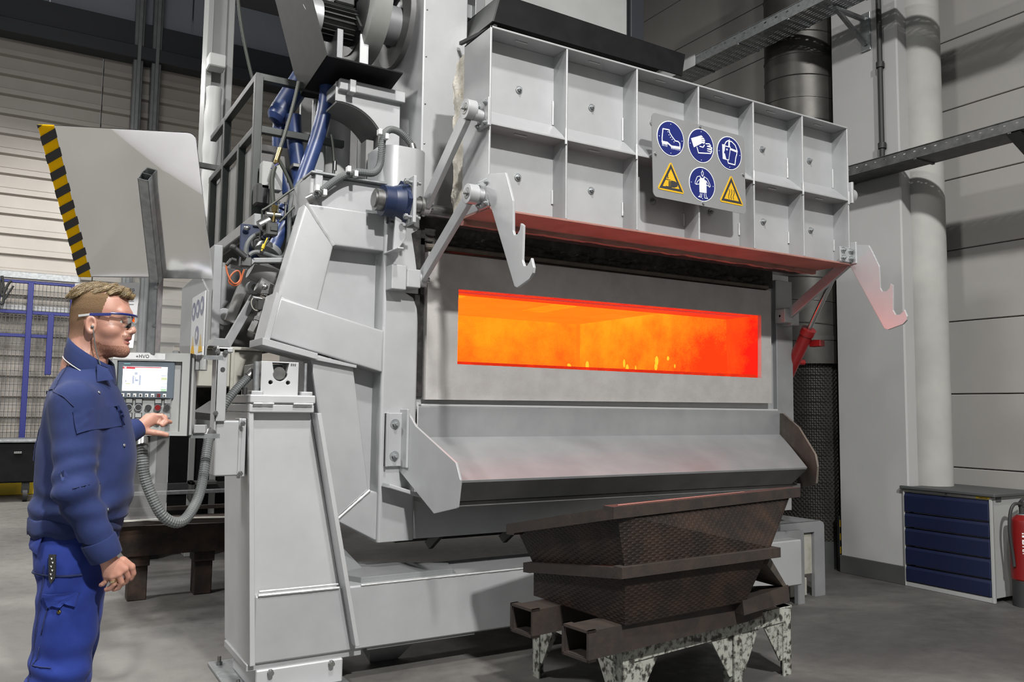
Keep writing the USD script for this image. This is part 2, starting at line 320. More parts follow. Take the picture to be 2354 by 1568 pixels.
# chequer plate: short raised lugs in alternating directions
for ax, nm_ in ((0, 'chequer_rust'), (1, 'chequer_rust_side')):
  mk(nm_, {'t': ('texture_coordinate', {}), 'n': ('noise_texture', {'scale': 7.0, 'detail': 6.0}), 'r': ('rgb_ramp', {'ramp': [(0, (.008, .0055, .005)), (.42, (.011, .007, .0055)), (.58, (.022, .012, .008)), (1, (.05, .024, .013))]}),
    'm1': ('mapping', {'rotation': (0, math.radians(45) if ax == 0 else 0, 0) if ax == 0 else (math.radians(45), 0, 0), 'scale': (30, 0, 62) if ax == 0 else (0, 30, 62)}), 'm2': ('mapping', {'location': (.5, .5, .5), 'rotation': (0, math.radians(-45), 0) if ax == 0 else (math.radians(-45), 0, 0), 'scale': (30, 0, 62) if ax == 0 else (0, 30, 62)}),
    'v1': ('voronoi_texture', {'scale': 1.0, 'randomness': 0.0}), 'v2': ('voronoi_texture', {'scale': 1.0, 'randomness': 0.0}), 'mn': ('math', {'math_type': 'minimum'}), 'ss': ('map_range', {'range_type': 'smoothstep', 'from_min': .22, 'from_max': .42, 'to_min': 1.0, 'to_max': 0.0}), 'b': ('bump', {'strength': .45, 'distance': .005}),
    'p': ('principled_bsdf', {'roughness': .55, 'metallic': .35})},
   [('t.object', 'n.vector'), ('n.fac', 'r.fac'), ('r.color', 'p.base_color'), ('t.object', 'm1.vector'), ('t.object', 'm2.vector'), ('m1.vector', 'v1.vector'), ('m2.vector', 'v2.vector'), ('v1.distance', 'mn.value1'), ('v2.distance', 'mn.value2'), ('mn.value', 'ss.value'), ('ss.result', 'b.height'), ('b.normal', 'p.normal')], 'p.BSDF')

# ------------------------------------------------------------------ setting
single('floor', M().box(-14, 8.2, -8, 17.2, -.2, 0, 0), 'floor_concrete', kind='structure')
single('ceiling', M().box(-14, 8.2, -8, 17.2, 9.2, 9.4, 0), 'ceiling_tone', kind='structure')
# wall on the right, of horizontal precast panels with recessed joints
wr = thing('wall_right', None, None, (7.1, 0, 0), kind='structure')
wr.add('backing', M().box(7.125, 7.35, -8, 17, 0, 9.2, 0), 'joint')
zz = [0, .33] + [.975 + .643 * k for k in range(13)] + [9.2]
for a, b in zip(zz, zz[1:]):
    wr.add('wall_panel', M().box(7.1, 7.15, -8, 17, a + .004, b - .004, .005), 'wall_tone')
single('wall_pier', M().box(6.49, 7.12, 4.30, 4.985, 0, 9.2, .012), 'pier_tone', kind='structure')
single('baseboard_pier', M().box(6.476, 6.495, 4.29, 4.987, 0, .155, .003), 'skirting', kind='structure')
# far wall: cassette-profiled sheet below, smooth dark panels above, seams and steel posts
def profile(z0, z1, pitch=.34, d=.07):
    p, z = [], z0
    while z < z1:
        p += [(0, z), (0, z + pitch * .58), (d, z + pitch * .66), (d, z + pitch * .92)]; z += pitch
    return p
wb = thing('wall_back', None, None, (0, 16, 0), kind='structure')
for xa, xb in ((-14, -5.02), (-5, .98), (1.0, 7.1)):
    pr = profile(.3, 7.6); sh = Polygon([(-y, z) for y, z in pr] + [(-.2, pr[-1][1]), (-.2, .3)])
    b = M(); b.poly(Polygon([(16.07 - (-x), z) for x, z in [(-(y), z) for y, z in pr]] + [(16.3, pr[-1][1]), (16.3, .3)]), xb - xa, (xa, 0, 0), (0, 1, 0), (0, 0, 1))
    wb.add('profiled_sheet', b, 'corrugated', smooth=False)
wb.add('plinth', M().box(-14, 7.1, 15.95, 16.3, 0, .3), 'skirting')
for k in range(9):
    x0 = -14 + k * 2.35; wb.add('dark_panel', M().box(x0 + .012, x0 + 2.338, 16.02, 16.2, 8.35, 9.2, .01), 'dark_panel')
wb.add('rail_beam', M().box(-14, 7.1, 15.72, 16.1, 7.62, 7.86, .01).box(-14, 7.1, 15.85, 16.1, 7.9, 8.34, .01), 'dark_steel')
for x in (1.45, 1.75):
    wb.add('wall_post', M().box(x, x + .16, 15.8, 16.05, .3, 9.2, .01).box(x + .05, x + .11, 15.7, 15.82, .3, 9.2, .005), 'post_grey')
# ------------------------------------------------------------------ tilting furnace
fu = thing('tilting_furnace', 'large silver-painted tilting furnace with open glowing orange mouth above a pouring lip', 'furnace', (3.5, 4.4, 0.6))
# casing: walls, roof and floor of the body around the chamber
op = sbox(2.24, 1.70, 4.83, 2.165)
b = M()
b.xz(sbox(1.78, .68, 5.22, 2.52).difference(sbox(2.235, 1.70, 4.84, 2.175)), 4.45, 4.75)          # front ring
b.box(2.0, 5.22, 4.6, 7.2, .7, 1.2, .01)
b.box(4.98, 5.22, 4.6, 7.2, 1.2, 2.62, .01); b.box(1.98, 5.22, 7.05, 7.3, .7, 2.62, .01)
b.box(1.98, 5.22, 4.70, 7.3, 2.45, 2.62, .01)
fu.add('casing', b, 'silver')
fu.add('left_casing', M().box(1.96, 2.015, 4.56, 7.3, 1.15, 2.62, .01), 'silver_dark')  # darker silver paints in the shade on this side
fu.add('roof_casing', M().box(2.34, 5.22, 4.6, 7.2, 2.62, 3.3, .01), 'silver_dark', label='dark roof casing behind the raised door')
# refractory mouth frame standing slightly proud of the steel
face = Polygon([(2.035, 1.487), (4.94, 1.507), (4.945, 2.372), (2.035, 2.362)])
inn = Polygon([(2.24, 1.702), (4.83, 1.696), (4.835, 2.175), (2.24, 2.155)])
fm = fu.add('mouth_frame', M().xz(face.difference(inn), 4.385, 4.55), 'refractory', label='grey refractory frame around the glowing mouth')
fu.add('mouth_ledge', M().box(2.03, 4.95, 4.40, 4.5, 2.385, 2.415, .008).box(2.0, 4.96, 4.44, 4.6, 2.36, 2.40, .004), 'rust_light', label='burnt brown ledge above the mouth')
rs = np.random.RandomState(3); b = M()
b.box(2.0, 5.02, 4.43, 4.62, 2.405, 2.60, .004)
for k in range(150):
    x = 2.05 + 2.9 * rs.rand(); r = .012 + .02 * rs.rand(); b.sphere((x, 4.43, 2.425 + .05 * rs.rand()), (r * 1.9, r, r * .8), 1)
fu.add('soot_crust', b, 'soot', label='black sooty crust above the mouth')
fu.add('soot_seam', M().box(1.992, 2.035, 4.43, 4.5, 1.5, 2.45, .003), 'soot')
# chamber
ch = fu.add('back_wall', M().box(2.03, 4.97, 6.82, 7.0, 1.22, 2.44, 0), 'glow_deep', label='glowing orange back wall of the chamber')
fu.add('side_wall', M().box(4.865, 4.96, 4.76, 6.85, 1.22, 2.44, 0), 'glow_side', label='glowing orange right wall of the chamber')
fu.add('side_wall', M().box(2.02, 2.1, 4.76, 6.85, 1.22, 2.44, 0), 'glow_deep')
b = M(); t = np.linspace(0, 1, 9); arch = [(2.0, 2.42)] + [(2.0 + 2.8 * s, 2.33 + .05 * math.sin(math.pi * s) - .03) for s in t] + [(4.8, 2.42)]
b.xz(Polygon([(2.05, 2.305), (4.86, 2.305), (4.86, 2.42), (2.05, 2.42)]), 4.7, 6.85)
fu.add('chamber_roof', b, 'glow_roof', label='glowing chamber roof')
fu.add('corner_joint', M().box(4.835, 4.867, 6.79, 6.83, 1.3, 2.305, .008), 'glow_roof', label='darker glowing corner of the chamber')
fu.add('hearth', M().box(2.05, 4.9, 4.76, 6.85, 1.22, 1.6, 0), 'glow_jamb')
lin = inn.buffer(.0)
b = M(); b.box(2.1, 4.98, 4.5, 4.74, 2.155, 2.44, .004)
# lintel and jambs of the mouth (slightly slanted soffit)
fu.add('lintel', M().hull([(x, y, z) for x, zo in ((2.2, 2.152), (4.86, 2.172)) for y, z in ((4.42, zo), (4.74, zo + .02), (4.42, 2.36), (4.74, 2.42))]), 'glow_jamb', label='red-hot lintel of the mouth')
fu.add('jamb', M().box(4.828, 4.92, 4.42, 4.74, 1.6, 2.34, .004), 'glow_jamb', label='red-hot right jamb of the mouth')
fu.add('jamb', M().box(2.08, 2.243, 4.42, 4.74, 1.6, 2.34, .004), 'glow_jamb')
fu.add('sill', M().box(2.2, 4.87, 4.43, 4.74, 1.55, 1.722, .012), 'glow_sill', label='dull red sill of the mouth')
rs = np.random.RandomState(5)
for k in range(16):
    x = 2.6 + 2.0 * rs.rand(); w = .02 + .05 * rs.rand(); h = .03 + .06 * rs.rand()
    fu.add('dross_lump', M().sphere((4.858, 5.2 + 1.6 * rs.rand(), 1.80 + .10 * rs.rand()) if k % 3 else (x + .4, 6.815, 1.83 + .12 * rs.rand()), (w * .25, w * .35, h * .5), 1), 'glow_spark')
for x in (2.7, 3.75):
    fu.add('roof_recess', M().box(x, x + .22, 5.6, 6.1, 2.297, 2.31, .002), 'glow_deep')
for pts, y in (([(1.93, 2.46), (1.99, 2.50), (1.992, 2.28), (1.975, 2.20), (1.955, 2.33)], 4.397), ([(1.90, 2.105), (1.992, 2.105), (1.992, 1.90), (1.975, 2.02), (1.95, 2.08)], 4.397)):
    fu.add('soot_stain', M().xz(Polygon(pts).buffer(.012).buffer(-.012), y, y + .002), 'soot', label='black soot stain on the corner post')
# left corner post and its tubular outrigger frame
fu.add('corner_post', M().bar((1.877, 4.48, .682), (1.877, 4.48, 2.5), .225, .16, (0, 1, 0), r=.018), 'silver')
YF, D = 4.47, .10
def tubeseg(name, pts, mat='silver', y0=4.42, y1=4.56, r=.012):
    """hollow section of quadrilateral outline in (x, z), its long edges rounded towards the front"""
    P = Polygon(pts); b = M(); q = P.buffer(-r, join_style=2); q2 = P.buffer(-r * .3, join_style=2)
    def ringpts(s): return np.array(s.exterior.coords)[:-1]
    b.xz(P, y0 + r, y1)
    A = [(x, y0 + r, z) for x, z in P.exterior.coords[:-1]] + [(x, y0 + r * .3, z) for x, z in q2.exterior.coords[:-1]] + [(x, y0, z) for x, z in q.exterior.coords[:-1]]
    b.hull(A); return fu.add(name, b, mat)
tubeseg('frame_tube', [(1.305, 2.558), (1.772, 2.559), (1.772, 2.338), (1.471, 2.340)])
tubeseg('frame_tube', [(1.303, 2.556), (1.469, 2.338), (1.388, 1.955), (1.168, 2.030)])
tubeseg('frame_tube', [(1.175, 2.020), (1.772, 1.876), (1.772, 1.636), (1.120, 1.800)], y0=4.40)
tubeseg('frame_tube', [(1.352, 1.735), (1.603, 1.675), (1.716, .975), (1.526, .820), (1.400, 1.452)])
tubeseg('frame_tube', [(1.530, .815), (1.720, .975), (1.776, .957), (1.776, .684)])
fu.add('frame_end_plate', M().xz([(1.150, 2.045), (1.178, 2.03), (1.125, 1.79), (1.088, 1.775)], 4.38, 4.60), 'silver')
fu.add('frame_foot_plate', M().xz([(1.075, 1.795), (1.372, 1.725), (1.372, 1.692), (1.075, 1.757)], 4.34, 4.62).xz([(1.372, 1.712), (1.612, 1.672), (1.612, 1.656), (1.372, 1.692)], 4.39, 4.6), 'silver')
fu.add('recess_plate', M().box(1.33, 1.8, 4.535, 4.55, 1.80, 2.5, .002), 'silver')
fu.add('recess_plate', M().xz([(1.52, 1.72), (1.8, 1.66), (1.8, .9), (1.62, .9)], 4.535, 4.55), 'silver')
for i, (p, q) in enumerate((((1.306, 2.557), (1.470, 2.340)), ((1.176, 2.021), (1.390, 1.956)), ((1.775, .684), (1.775, .955)), ((1.772, 1.88), (1.772, 1.636)), ((1.376, 1.716), (1.603, 1.672)), ((1.775, 2.34), (1.775, 2.55)))):
    fu.add('weld_seam', weld(M(), [(p[0], 4.425, p[1]), (q[0], 4.425, q[1])], .010, i), 'weldbead')
fu.add('weld_seam', weld(M(), [(1.528, 4.416, .818), (1.718, 4.416, .973)], .008, 9), 'weldbead')
fu.add('weld_seam', weld(M(), [(1.765, 4.538, 1.85), (1.765, 4.538, 2.34)], .004, 10), 'weldbead')
fu.add('head_plate', M().box(1.335, 1.775, 4.46, 4.9, 2.55, 2.735, .006).box(1.355, 1.40, 4.43, 4.47, 2.60, 2.76, .004), 'silver')
b = M().box(1.33, 1.78, 4.42, 4.6, 2.735, 2.75, .003); fu.add('head_ledge', b, 'galv')
b = M(); fu.add('corner_casing', M().bar((1.905, 4.60, 2.30), (1.905, 4.60, 2.985), .30, .34, (0, 1, 0), r=.10, n=8), 'silver', label='rounded silver casing at the upper left corner')
fu.add('gusset', M().xz([(1.775, 2.56), (1.84, 2.5), (1.84, 2.40), (1.79, 2.325), (1.765, 2.325)], 4.27, 4.285).box(1.765, 1.80, 4.2, 4.45, 2.318, 2.33), 'silver')
fu.add('support_lug', M().bar((1.785, 4.36, 1.005), (1.985, 4.36, .942), .14, .022, (0, 0, 1), r=.004), 'silver')
# lower arm brackets
def pivot_bracket(x, sgn, mat='silver'):
    b = M().box(x - .045, x + .045, 4.31, 4.42, 2.108, 2.25, .004)
    b.box(x + sgn * .045, x + sgn * .13, 4.30, 4.40, 2.125, 2.232, .004)
    return fu.add('arm_bracket', b, mat)
pivot_bracket(1.822, 1); pivot_bracket(5.13, -1)
# steel strip right of the mouth, band under the mouth
fu.add('right_strip', M().box(5.03, 5.215, 4.41, 4.46, .925, 2.47, .004), 'silver_dull')
fu.add('mouth_lip', M().box(2.02, 5.03, 4.405, 4.46, 1.448, 1.462, .002), 'weldbead')
fu.add('seam', weld(M(), [(1.993, 4.395, 1.47), (1.993, 4.395, 1.30)], .004, 4), 'weldbead')
# pouring lip with cheeks
b = M().box(2.0, 5.06, 4.40, 4.43, 1.262, 1.448, .003)
fu.add('lip_back_plate', b, 'silver_dull')
L0, L1, R0, R1 = (2.0, 4.40), (1.985, 3.905), (5.06, 4.40), (4.745, 3.905)
def slab(pts, n, t):
    n = np.asarray(n, float) * t; p = np.asarray(pts, float); return M().hull(np.vstack([p, p + n]))
fu.add('lip_plate', slab([(2.0, 4.41, 1.272), (5.06, 4.41, 1.272), (4.745, 3.905, 1.058), (1.985, 3.905, 1.058)], (0, .35, -.94), .014), 'silver_dull')
fu.add('lip_front_bar', M().hull([(1.985, 3.905, 1.046), (4.745, 3.905, 1.046), (1.985, 3.94, 1.046), (4.745, 3.94, 1.046), (2.0, 4.02, .935), (4.72, 4.02, .935), (2.0, 4.06, .935), (4.72, 4.06, .935)]), 'silver_dark')
fu.add('lip_under_plate', M().box(2.0, 4.85, 4.05, 4.7, .90, .93), 'silver_dark')
def cheek(x0, y0, x1, y1, prof, t):
    """upright plate from (x0, y0) to (x1, y1); prof in (along 0..1, z)"""
    d = np.array([x1 - x0, y1 - y0, 0.]); L = np.linalg.norm(d); d /= L
    P = Polygon([(s * L, z) for s, z in prof]).buffer(-.01).buffer(.01)
    return M().poly(P, t, (x0, y0, 0), d, (0, 0, 1))
cp = [(0, 1.43), (0, 1.08), (.62, .875), (.98, .925), (1.02, 1.07), (.95, 1.155), (.28, 1.335), (.10, 1.43)]
fu.add('lip_cheek', cheek(1.90, 4.40, 1.985, 3.82, cp, .014), 'silver')
cp2 = [(0, 1.43), (0, 1.08), (.62, .90), (.98, .95), (1.02, 1.07), (.97, 1.15), (.55, 1.33), (.10, 1.43)]
fu.add('lip_cheek', cheek(5.06, 4.40, 4.755, 3.82, cp2, .014), 'rust_light', label='heat-stained right cheek of the pouring lip')
br = fu.add('lip_bracket', M().box(1.79, 1.80, 4.36, 4.41, 1.105, 1.41, .002).box(1.79, 1.895, 4.375, 4.40, 1.105, 1.408, .003).box(1.885, 1.90, 4.30, 4.40, 1.10, 1.43, .002), 'silver')
for z in (1.345, 1.165):
    br.add('bolt', bolt(M(), (1.845, 4.376, z), (0, -1, 0), .017), 'galv')
# dark hopper plates of the underside
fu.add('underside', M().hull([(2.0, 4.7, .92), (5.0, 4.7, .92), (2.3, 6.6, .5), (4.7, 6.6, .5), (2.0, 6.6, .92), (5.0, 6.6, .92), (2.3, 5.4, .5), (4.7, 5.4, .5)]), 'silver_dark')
for x in (2.5, 3.1, 4.2, 4.75):
    fu.add('underside_rib', M().yz([(4.55, .92), (4.62, .92), (5.35, .5), (5.28, .46)], x, x + .03), 'silver_dull')
# ------------------------------------------------------------------ raised door
dr = thing('furnace_door', 'raised silver furnace door with twelve ribbed recesses and red-lit, red-tinted underside', 'furnace door', (3.52, 3.85, 2.49))
DX = [2.053, 2.551, 3.057, 3.549, 4.033, 4.508, 4.985]; Z0, ZM, Z1 = 2.492, 2.945, 3.466
dr.add('back_plate', M().box(2.06, 4.98, 3.83, 3.90, Z0, Z1, .002), 'silver')
dr.add('side_plate', M().box(2.053, 2.065, 3.70, 4.0, Z0, Z1 + .012, .002), 'silver'); dr.add('side_plate', M().box(4.975, 4.987, 3.70, 4.0, Z0, Z1, .002), 'silver')
dr.add('top_plate', M().box(2.053, 4.987, 3.70, 4.0, Z1, Z1 + .012, .002), 'silver')
dr.add('bottom_plate', M().box(2.053, 4.987, 3.70, 4.0, Z0 - .012, Z0, .002), 'painted_glow_red', label='underside plate of the door with red glow painted in')  # tint adds painted furnace glow to the real red light
for x in DX[1:-1]:
    dr.add('upright_rib', M().box(x - .006, x + .006, 3.70, 3.835, Z0, Z1, .002), 'silver')
for i, (x0, x1) in enumerate(zip(DX, DX[1:])):
    dr.add('cross_rib', M().hull([(x, y, z) for x in (x0 + .006, x1 - .006) for y, z in ((3.702, ZM - .006), (3.702, ZM + .004), (3.835, ZM - .006), (3.835, ZM + .12))]), 'silver')
    for z in (2.70, 3.20):
        dr.add('door_bolt', bolt(M(), ((x0 + x1) / 2 + (.03 if i < 2 else .0) - .02, 3.829, z + .02), (0, -1, 0), .013), 'galv')
    wb_ = M()
    for (za, zb) in ((3.06, 3.20), (2.60, 2.68)):
        weld(wb_, [(x1 - .012, 3.826, za), (x1 - .012, 3.826, zb)], .006, i)
    for za in (Z1 - .004, ZM - .012):
        weld(wb_, [(x0 + .19, 3.76, za), (x0 + .27, 3.76, za)], .004, i + 3)
    weld(wb_, [(x1 - .006, 3.70, ZM - .03), (x1 - .006, 3.70, ZM + .06)], .007, i + 8)
    dr.add('weld_seam', wb_, 'weldbead')
# ceramic-fibre lining on the back of the door
from scipy.spatial import Delaunay
def rough_slab(x0, x1, y0, y1, z0, z1, amp, seed, nx=60, nz=24, top=True):
    """box whose faces are torn by noise"""
    t = trimesh.creation.box(bounds=[(x0, y0, z0), (x1, y1, z1)])
    for _ in range(6):
        t = t.subdivide() if len(t.faces) < 1500 else t
    v, f = trimesh.remesh.subdivide_to_size(t.vertices, t.faces, .035, max_iter=12)
    t = trimesh.Trimesh(v, f); t.merge_vertices(); v = np.array(t.vertices)
    d = np.stack([meshkit.fbm(v * 14 + k * 17, 3, seed + k) - .5 for k in range(3)], 1)
    return M().put(v + amp * 2 * d, t.faces)
dr.add('fibre_lining', rough_slab(2.07, 4.93, 4.0, 4.15, 2.50, 3.44, .018, 2), 'fibre', label='torn white ceramic-fibre lining on the back of the door')
dr.add('torn_edge', rough_slab(2.06, 4.97, 3.985, 4.02, 2.455, 2.50, .012, 6), 'painted_glow_red', label='ragged lower edge of the door lining')  # same painted glow tint as the underside plate
dr.add('painted_shade_strip', M().box(2.07, 4.95, 4.02, 4.16, 2.47, 2.51, .004), 'soot')  # black strip painted where only shade lies beneath the lining
# roller mounts on the door sides, hook plates
for sx, x, mat in ((-1, 2.053, 'silver'), (1, 4.987, 'silver')):
    for z, y in ((2.99, 3.75), (2.555, 3.73)):
        b = M().box(x + sx * .0, x + sx * .02, y - .075, y + .05, z - .07, z + .085, .003)
        b.cyl((x, y, z), (x + sx * .07, y, z), .032)
        m_ = dr.add('roller_mount', b, mat)
        bb = M()
        for dy, dz in ((-.05, .06), (-.05, -.05), (.03, .06), (.03, -.05)): bolt(bb, (x + sx * .02, y + dy, z + dz), (sx, 0, 0), .010)
        m_.add('mount_bolts', bb, 'galv')
hook = [(3.70, 2.60), (3.66, 2.655), (3.49, 2.62), (3.47, 2.585), (3.412, 2.46), (3.408, 2.31), (3.395, 2.285), (3.365, 2.283), (3.343, 2.30), (3.334, 2.332), (3.312, 2.318), (3.318, 2.15), (3.300, 2.118), (3.272, 2.115), (3.248, 2.132), (3.236, 2.148), (3.216, 2.10), (3.222, 2.075), (3.25, 2.05), (3.36, 2.022), (3.385, 2.032)]
hp = Polygon(hook).buffer(.006).buffer(-.006)
h1 = dr.add('latch_hook', M().yz(hp, 2.032, 2.046), 'silver', label='silver latch hook on the left end of the door')
hk2 = affinity.translate(affinity.scale(hp, 1, 1, origin=(3.70, 2.6)), .0, -.005)
h2 = dr.add('latch_hook', M().yz(affinity.translate(hp, .07, -.02), 4.995, 5.009).box(4.86, 5.0, 3.688, 3.699, 2.495, 2.60, .002), 'silver', label='right latch hook lit red from below')
b = M()
for x in (4.89, 4.97):
    for z in (2.52, 2.575): bolt(b, (x, 3.688, z), (0, -1, 0), .013)
h2.add('hook_bolts', b, 'galv')
# ------------------------------------------------------------------ swing arms of the door
def arm(name, label, x, p0, p1, mat, big0=.045, big1=.052, w=.03, h=.075):
    t = thing(name, label, 'swing arm', (x, p0[0], p0[1]), group=None)
    a, c = np.array([x, *p0]), np.array([x, *p1]); d = nrm(c - a)
    t.add('bar', M().bar(a + d * .03, c - d * .04, w, h, (0, -d[2], d[1]), r=.003), mat)
    t.add('pivot_eye', M().ring(a - [w * .8, 0, 0], a + [w * .8, 0, 0], .018, big0, 28), mat)
    e = t.add('roller_eye', M().ring(c - [w * .9, 0, 0], c + [w * .9, 0, 0], .030, big1, 28), mat)
    e.add('bearing', M().ring(c - [w * .95, 0, 0], c + [w, 0, 0], .014, .029, 24).ring(c - [w * .6, 0, 0], c + [w * .6, 0, 0], .0, .0145, 16), 'steel')
    e.add('pin', M().cyl(c - [w * 1.1, 0, 0], c + [.075, 0, 0], .013).cyl(c - [w * 1.7, 0, 0], c, .007), 'bright')
    t.add('pivot_pin', M().cyl(a - [.06, 0, 0], a + [.05, 0, 0], .018).cyl(a - [.075, 0, 0], a, .009), 'bright')
    return t
arm('swing_arm', 'upper flat steel swing arm from the blue bearing to the door', 1.965, (4.30, 2.60), (3.76, 3.015), 'silver', h=.085)
arm('swing_arm', 'lower flat steel swing arm from the corner post to the door', 1.975, (4.35, 2.185), (3.74, 2.557), 'silver')
arm('swing_arm', 'right-hand lower swing arm lit red by the furnace glow', 5.075, (4.35, 2.178), (3.76, 2.54), 'silver')
arm('swing_arm', 'right-hand upper swing arm mostly hidden behind the door', 5.065, (4.30, 2.60), (3.76, 3.0), 'silver', h=.085)
# hydraulic cylinder on the right
hc = thing('hydraulic_cylinder', 'dark red hydraulic cylinder with bright rod beside the right edge of the furnace', 'hydraulic cylinder', (5.3, 4.55, 1.5))
A, B = np.array([5.30, 4.72, 1.45]), np.array([5.17, 3.98, 2.46]); d = nrm(B - A)
hc.add('barrel', M().cyl(A, A + d * .78, .05, n=28).cyl(A + d * .74, A + d * .79, .056, n=28), 'red_cyl')
hc.add('rod', M().cyl(A + d * .78, B, .02), 'bright')
hc.add('hose_port', M().cyl(A + d * .48, A + d * .48 + np.array([.09, -.03, 0]), .022).box(5.27, 5.33, 4.2, 4.3, 1.95, 2.0), 'red_cyl')
# flange bearing and shaft at the upper left
bg = thing('flange_bearing', 'blue flange bearing bolted to a steel plate left of the upper swing arm', 'bearing', (1.83, 4.30, 2.60))
by, bz = 4.30, 2.605
bg.add('housing', M().cyl((1.70, by, bz), (1.78, by, bz), .088, .088, n=32).lathe([(.088, 0), (.10, .5), (.12, 1), (.0, 1)], (1.76, by, bz), (1.832, by, bz), 32).hull([(x, by + dy, bz + dz) for x in (1.812, 1.835) for dy, dz in ((-.13, .0), (0, .13), (.13, 0), (0, -.13), (-.11, .04), (-.11, -.04), (.11, .04), (.11, -.04), (.04, .11), (-.04, .11), (.04, -.11), (-.04, -.11))]), 'blue_dark')
bg.add('inner_ring', M().ring((1.66, by, bz), (1.74, by, bz), .045, .062, 28), 'steel')
bg.add('backing_plate', M().box(1.835, 1.855, by - .135, by + .135, bz - .135, bz + .135, .003), 'silver')
bg.add('shaft', M().cyl((1.65, by, bz), (1.94, by, bz), .045, n=28).cyl((1.93, by, bz), (1.945, by, bz), .056, n=28), 'steel')
for dy, dz in ((-.105, .1), (.105, .1), (-.105, -.1), (.105, -.1)):
    bg.add('bolt', M().hexa((1.812, by + dy, bz + dz), (-1, 0, 0), .018, .018).hexa((1.855, by + dy, bz + dz), (1, 0, 0), .018, .016).cyl((1.79, by + dy, bz + dz), (1.89, by + dy, bz + dz), .010), 'galv')
# cross shaft behind
single('cross_shaft', M().cyl((1.99, 4.36, 2.60), (5.0, 4.36, 2.60), .04, n=24), 'steel', 'dull steel cross shaft running behind the raised door', 'shaft')
# ------------------------------------------------------------------ pedestal and base beam
pd = thing('support_pedestal', 'tapered silver pedestal and long base beam carrying the furnace', 'machine base', (1.25, 4.45, 0))
pd.add('column_web', M().hull([(x, y, z) for y in (4.235, 4.74) for x, z in ((1.0, 1.405), (1.31, 1.405), (1.045, .17), (1.56, .17))]), 'silver_bright')
pd.add('left_flange', M().hull([(x, y, z) for y in (4.19, 4.76) for x, z in ((.985, 1.405), (1.008, 1.405), (1.036, .17), (1.062, .17))]), 'silver_bright')
pd.add('right_flange', M().hull([(x, y, z) for y in (4.13, 4.72) for x, z in ((1.312, 1.405), (1.335, 1.405), (1.553, .21), (1.576, .21))]), 'silver_bright')
pd.add('base_beam', M().box(1.05, 5.03, 4.20, 4.62, .172, .502, .008), 'silver')
pd.add('weld_seam', weld(weld(M(), [(1.065, 4.196, .504), (1.48, 4.196, .502)], .008, 2), [(1.07, 4.2, .522), (1.475, 4.2, .520)], .006, 3), 'weldbead')
pd.add('weld_seam', weld(M(), [(1.60, 4.20, .502), (3.2, 4.20, .502)], .006, 5), 'weldbead')
pd.add('foot_flange', M().box(1.025, 1.62, 4.22, 4.72, .135, .172, .004), 'silver')
pd.add('foot_block', M().box(1.07, 1.515, 4.205, 4.70, .02, .14, .006), 'silver_bright')
pd.add('floor_plate', M().box(.975, 1.55, 4.12, 4.88, 0, .02, .004), 'galv')
for x, y in ((1.02, 4.80), (1.02, 4.35)):
    pd.add('anchor_bolt', M().cyl((x, y, .02), (x, y, .065), .010).hexa((x, y, .02), (0, 0, 1), .018, .016), 'steel')
for x in (1.14, 1.45):
    pd.add('jack_bolt', M().hexa((x, 4.205, .125), (0, -1, 0), .015, .02).cyl((x, 4.19, .125), (x, 4.175, .125), .012), 'bright')
hd = pd.add('head_plate', M().box(.985, 1.315, 4.17, 4.76, 1.452, 1.495, .005), 'silver_bright')
pd.add('head_plate', M().box(.985, 1.312, 4.18, 4.76, 1.405, 1.448, .005), 'silver_bright')
pd.add('weld_seam', weld(M(), [(1.0, 4.165, 1.45), (1.10, 4.165, 1.45)], .006, 6), 'weldbead'); pd.add('weld_seam', weld(M(), [(1.2, 4.165, 1.45), (1.30, 4.165, 1.45)], .006, 7), 'weldbead')
th = np.linspace(math.pi, 2 * math.pi, 14)
notch = Polygon([(1.112, 1.662), (1.112 + .01, 1.612)] + [(1.155 + .038 * math.cos(t), 1.605 + .038 * math.sin(t)) for t in th] + [(1.19, 1.612), (1.2, 1.662)])
cb = sbox(1.057, 1.494, 1.25, 1.668).difference(notch).difference(Point(1.107, 1.56).buffer(.011)).difference(Point(1.197, 1.56).buffer(.011))
cr = pd.add('cradle_block', M().xz(cb, 4.27, 4.40), 'silver_bright')
cr.add('trunnion_pin', M().lathe([(0, 0), (.033, 0), (.037, .03), (.037, 1)], (1.155, 4.29, 1.608), (1.155, 4.6, 1.608), 32), 'steel', label='dull round trunnion pin')
pd.add('cradle_back', M().box(1.057, 1.25, 4.405, 4.65, 1.494, 1.66), 'silver_dull')
for k in range(3):
    cr.add('stamp_mark', M().box(1.208 + k * .010, 1.214 + k * .010, 4.266, 4.271, 1.650, 1.660, 0), 'steel')
for x, r in ((1.035, .016), (1.29, .008)):
    pd.add('guide_rod', M().cyl((x, 4.28, 1.49), (x, 4.28, 1.665), r, n=18), 'galv'); pd.add('rod_foot', M().box(x - .03, x + .03, 4.24, 4.32, 1.494, 1.515), 'silver')
for x in (.93, 1.0):
    pd.add('cap_screw', M().cyl((x + .055, 4.2 + .1, 1.495), (x + .055, 4.3, 1.53), .013), 'rubber')
pd.add('beam_plate', M().xy([(1.62, 4.255), (2.17, 4.255), (2.22, 4.42), (1.70, 4.72), (1.45, 4.6)], .502, .530), 'silver_dull')
pd.add('beam_plate', M().hull([(1.33, 4.3, .50), (1.75, 4.5, .50), (1.33, 4.62, .50), (1.5, 4.62, .78), (1.36, 4.62, .78), (1.75, 4.62, .5)]), 'silver_dull')
pd.add('under_rib', M().hull([(1.70, 4.3, .17), (2.0, 4.3, .17), (1.78, 4.5, .0), (1.95, 4.5, .0), (1.70, 4.6, .17), (2.0, 4.6, .17)]).box(1.65, 2.3, 4.22, 4.3, .155, .172), 'silver_dull')
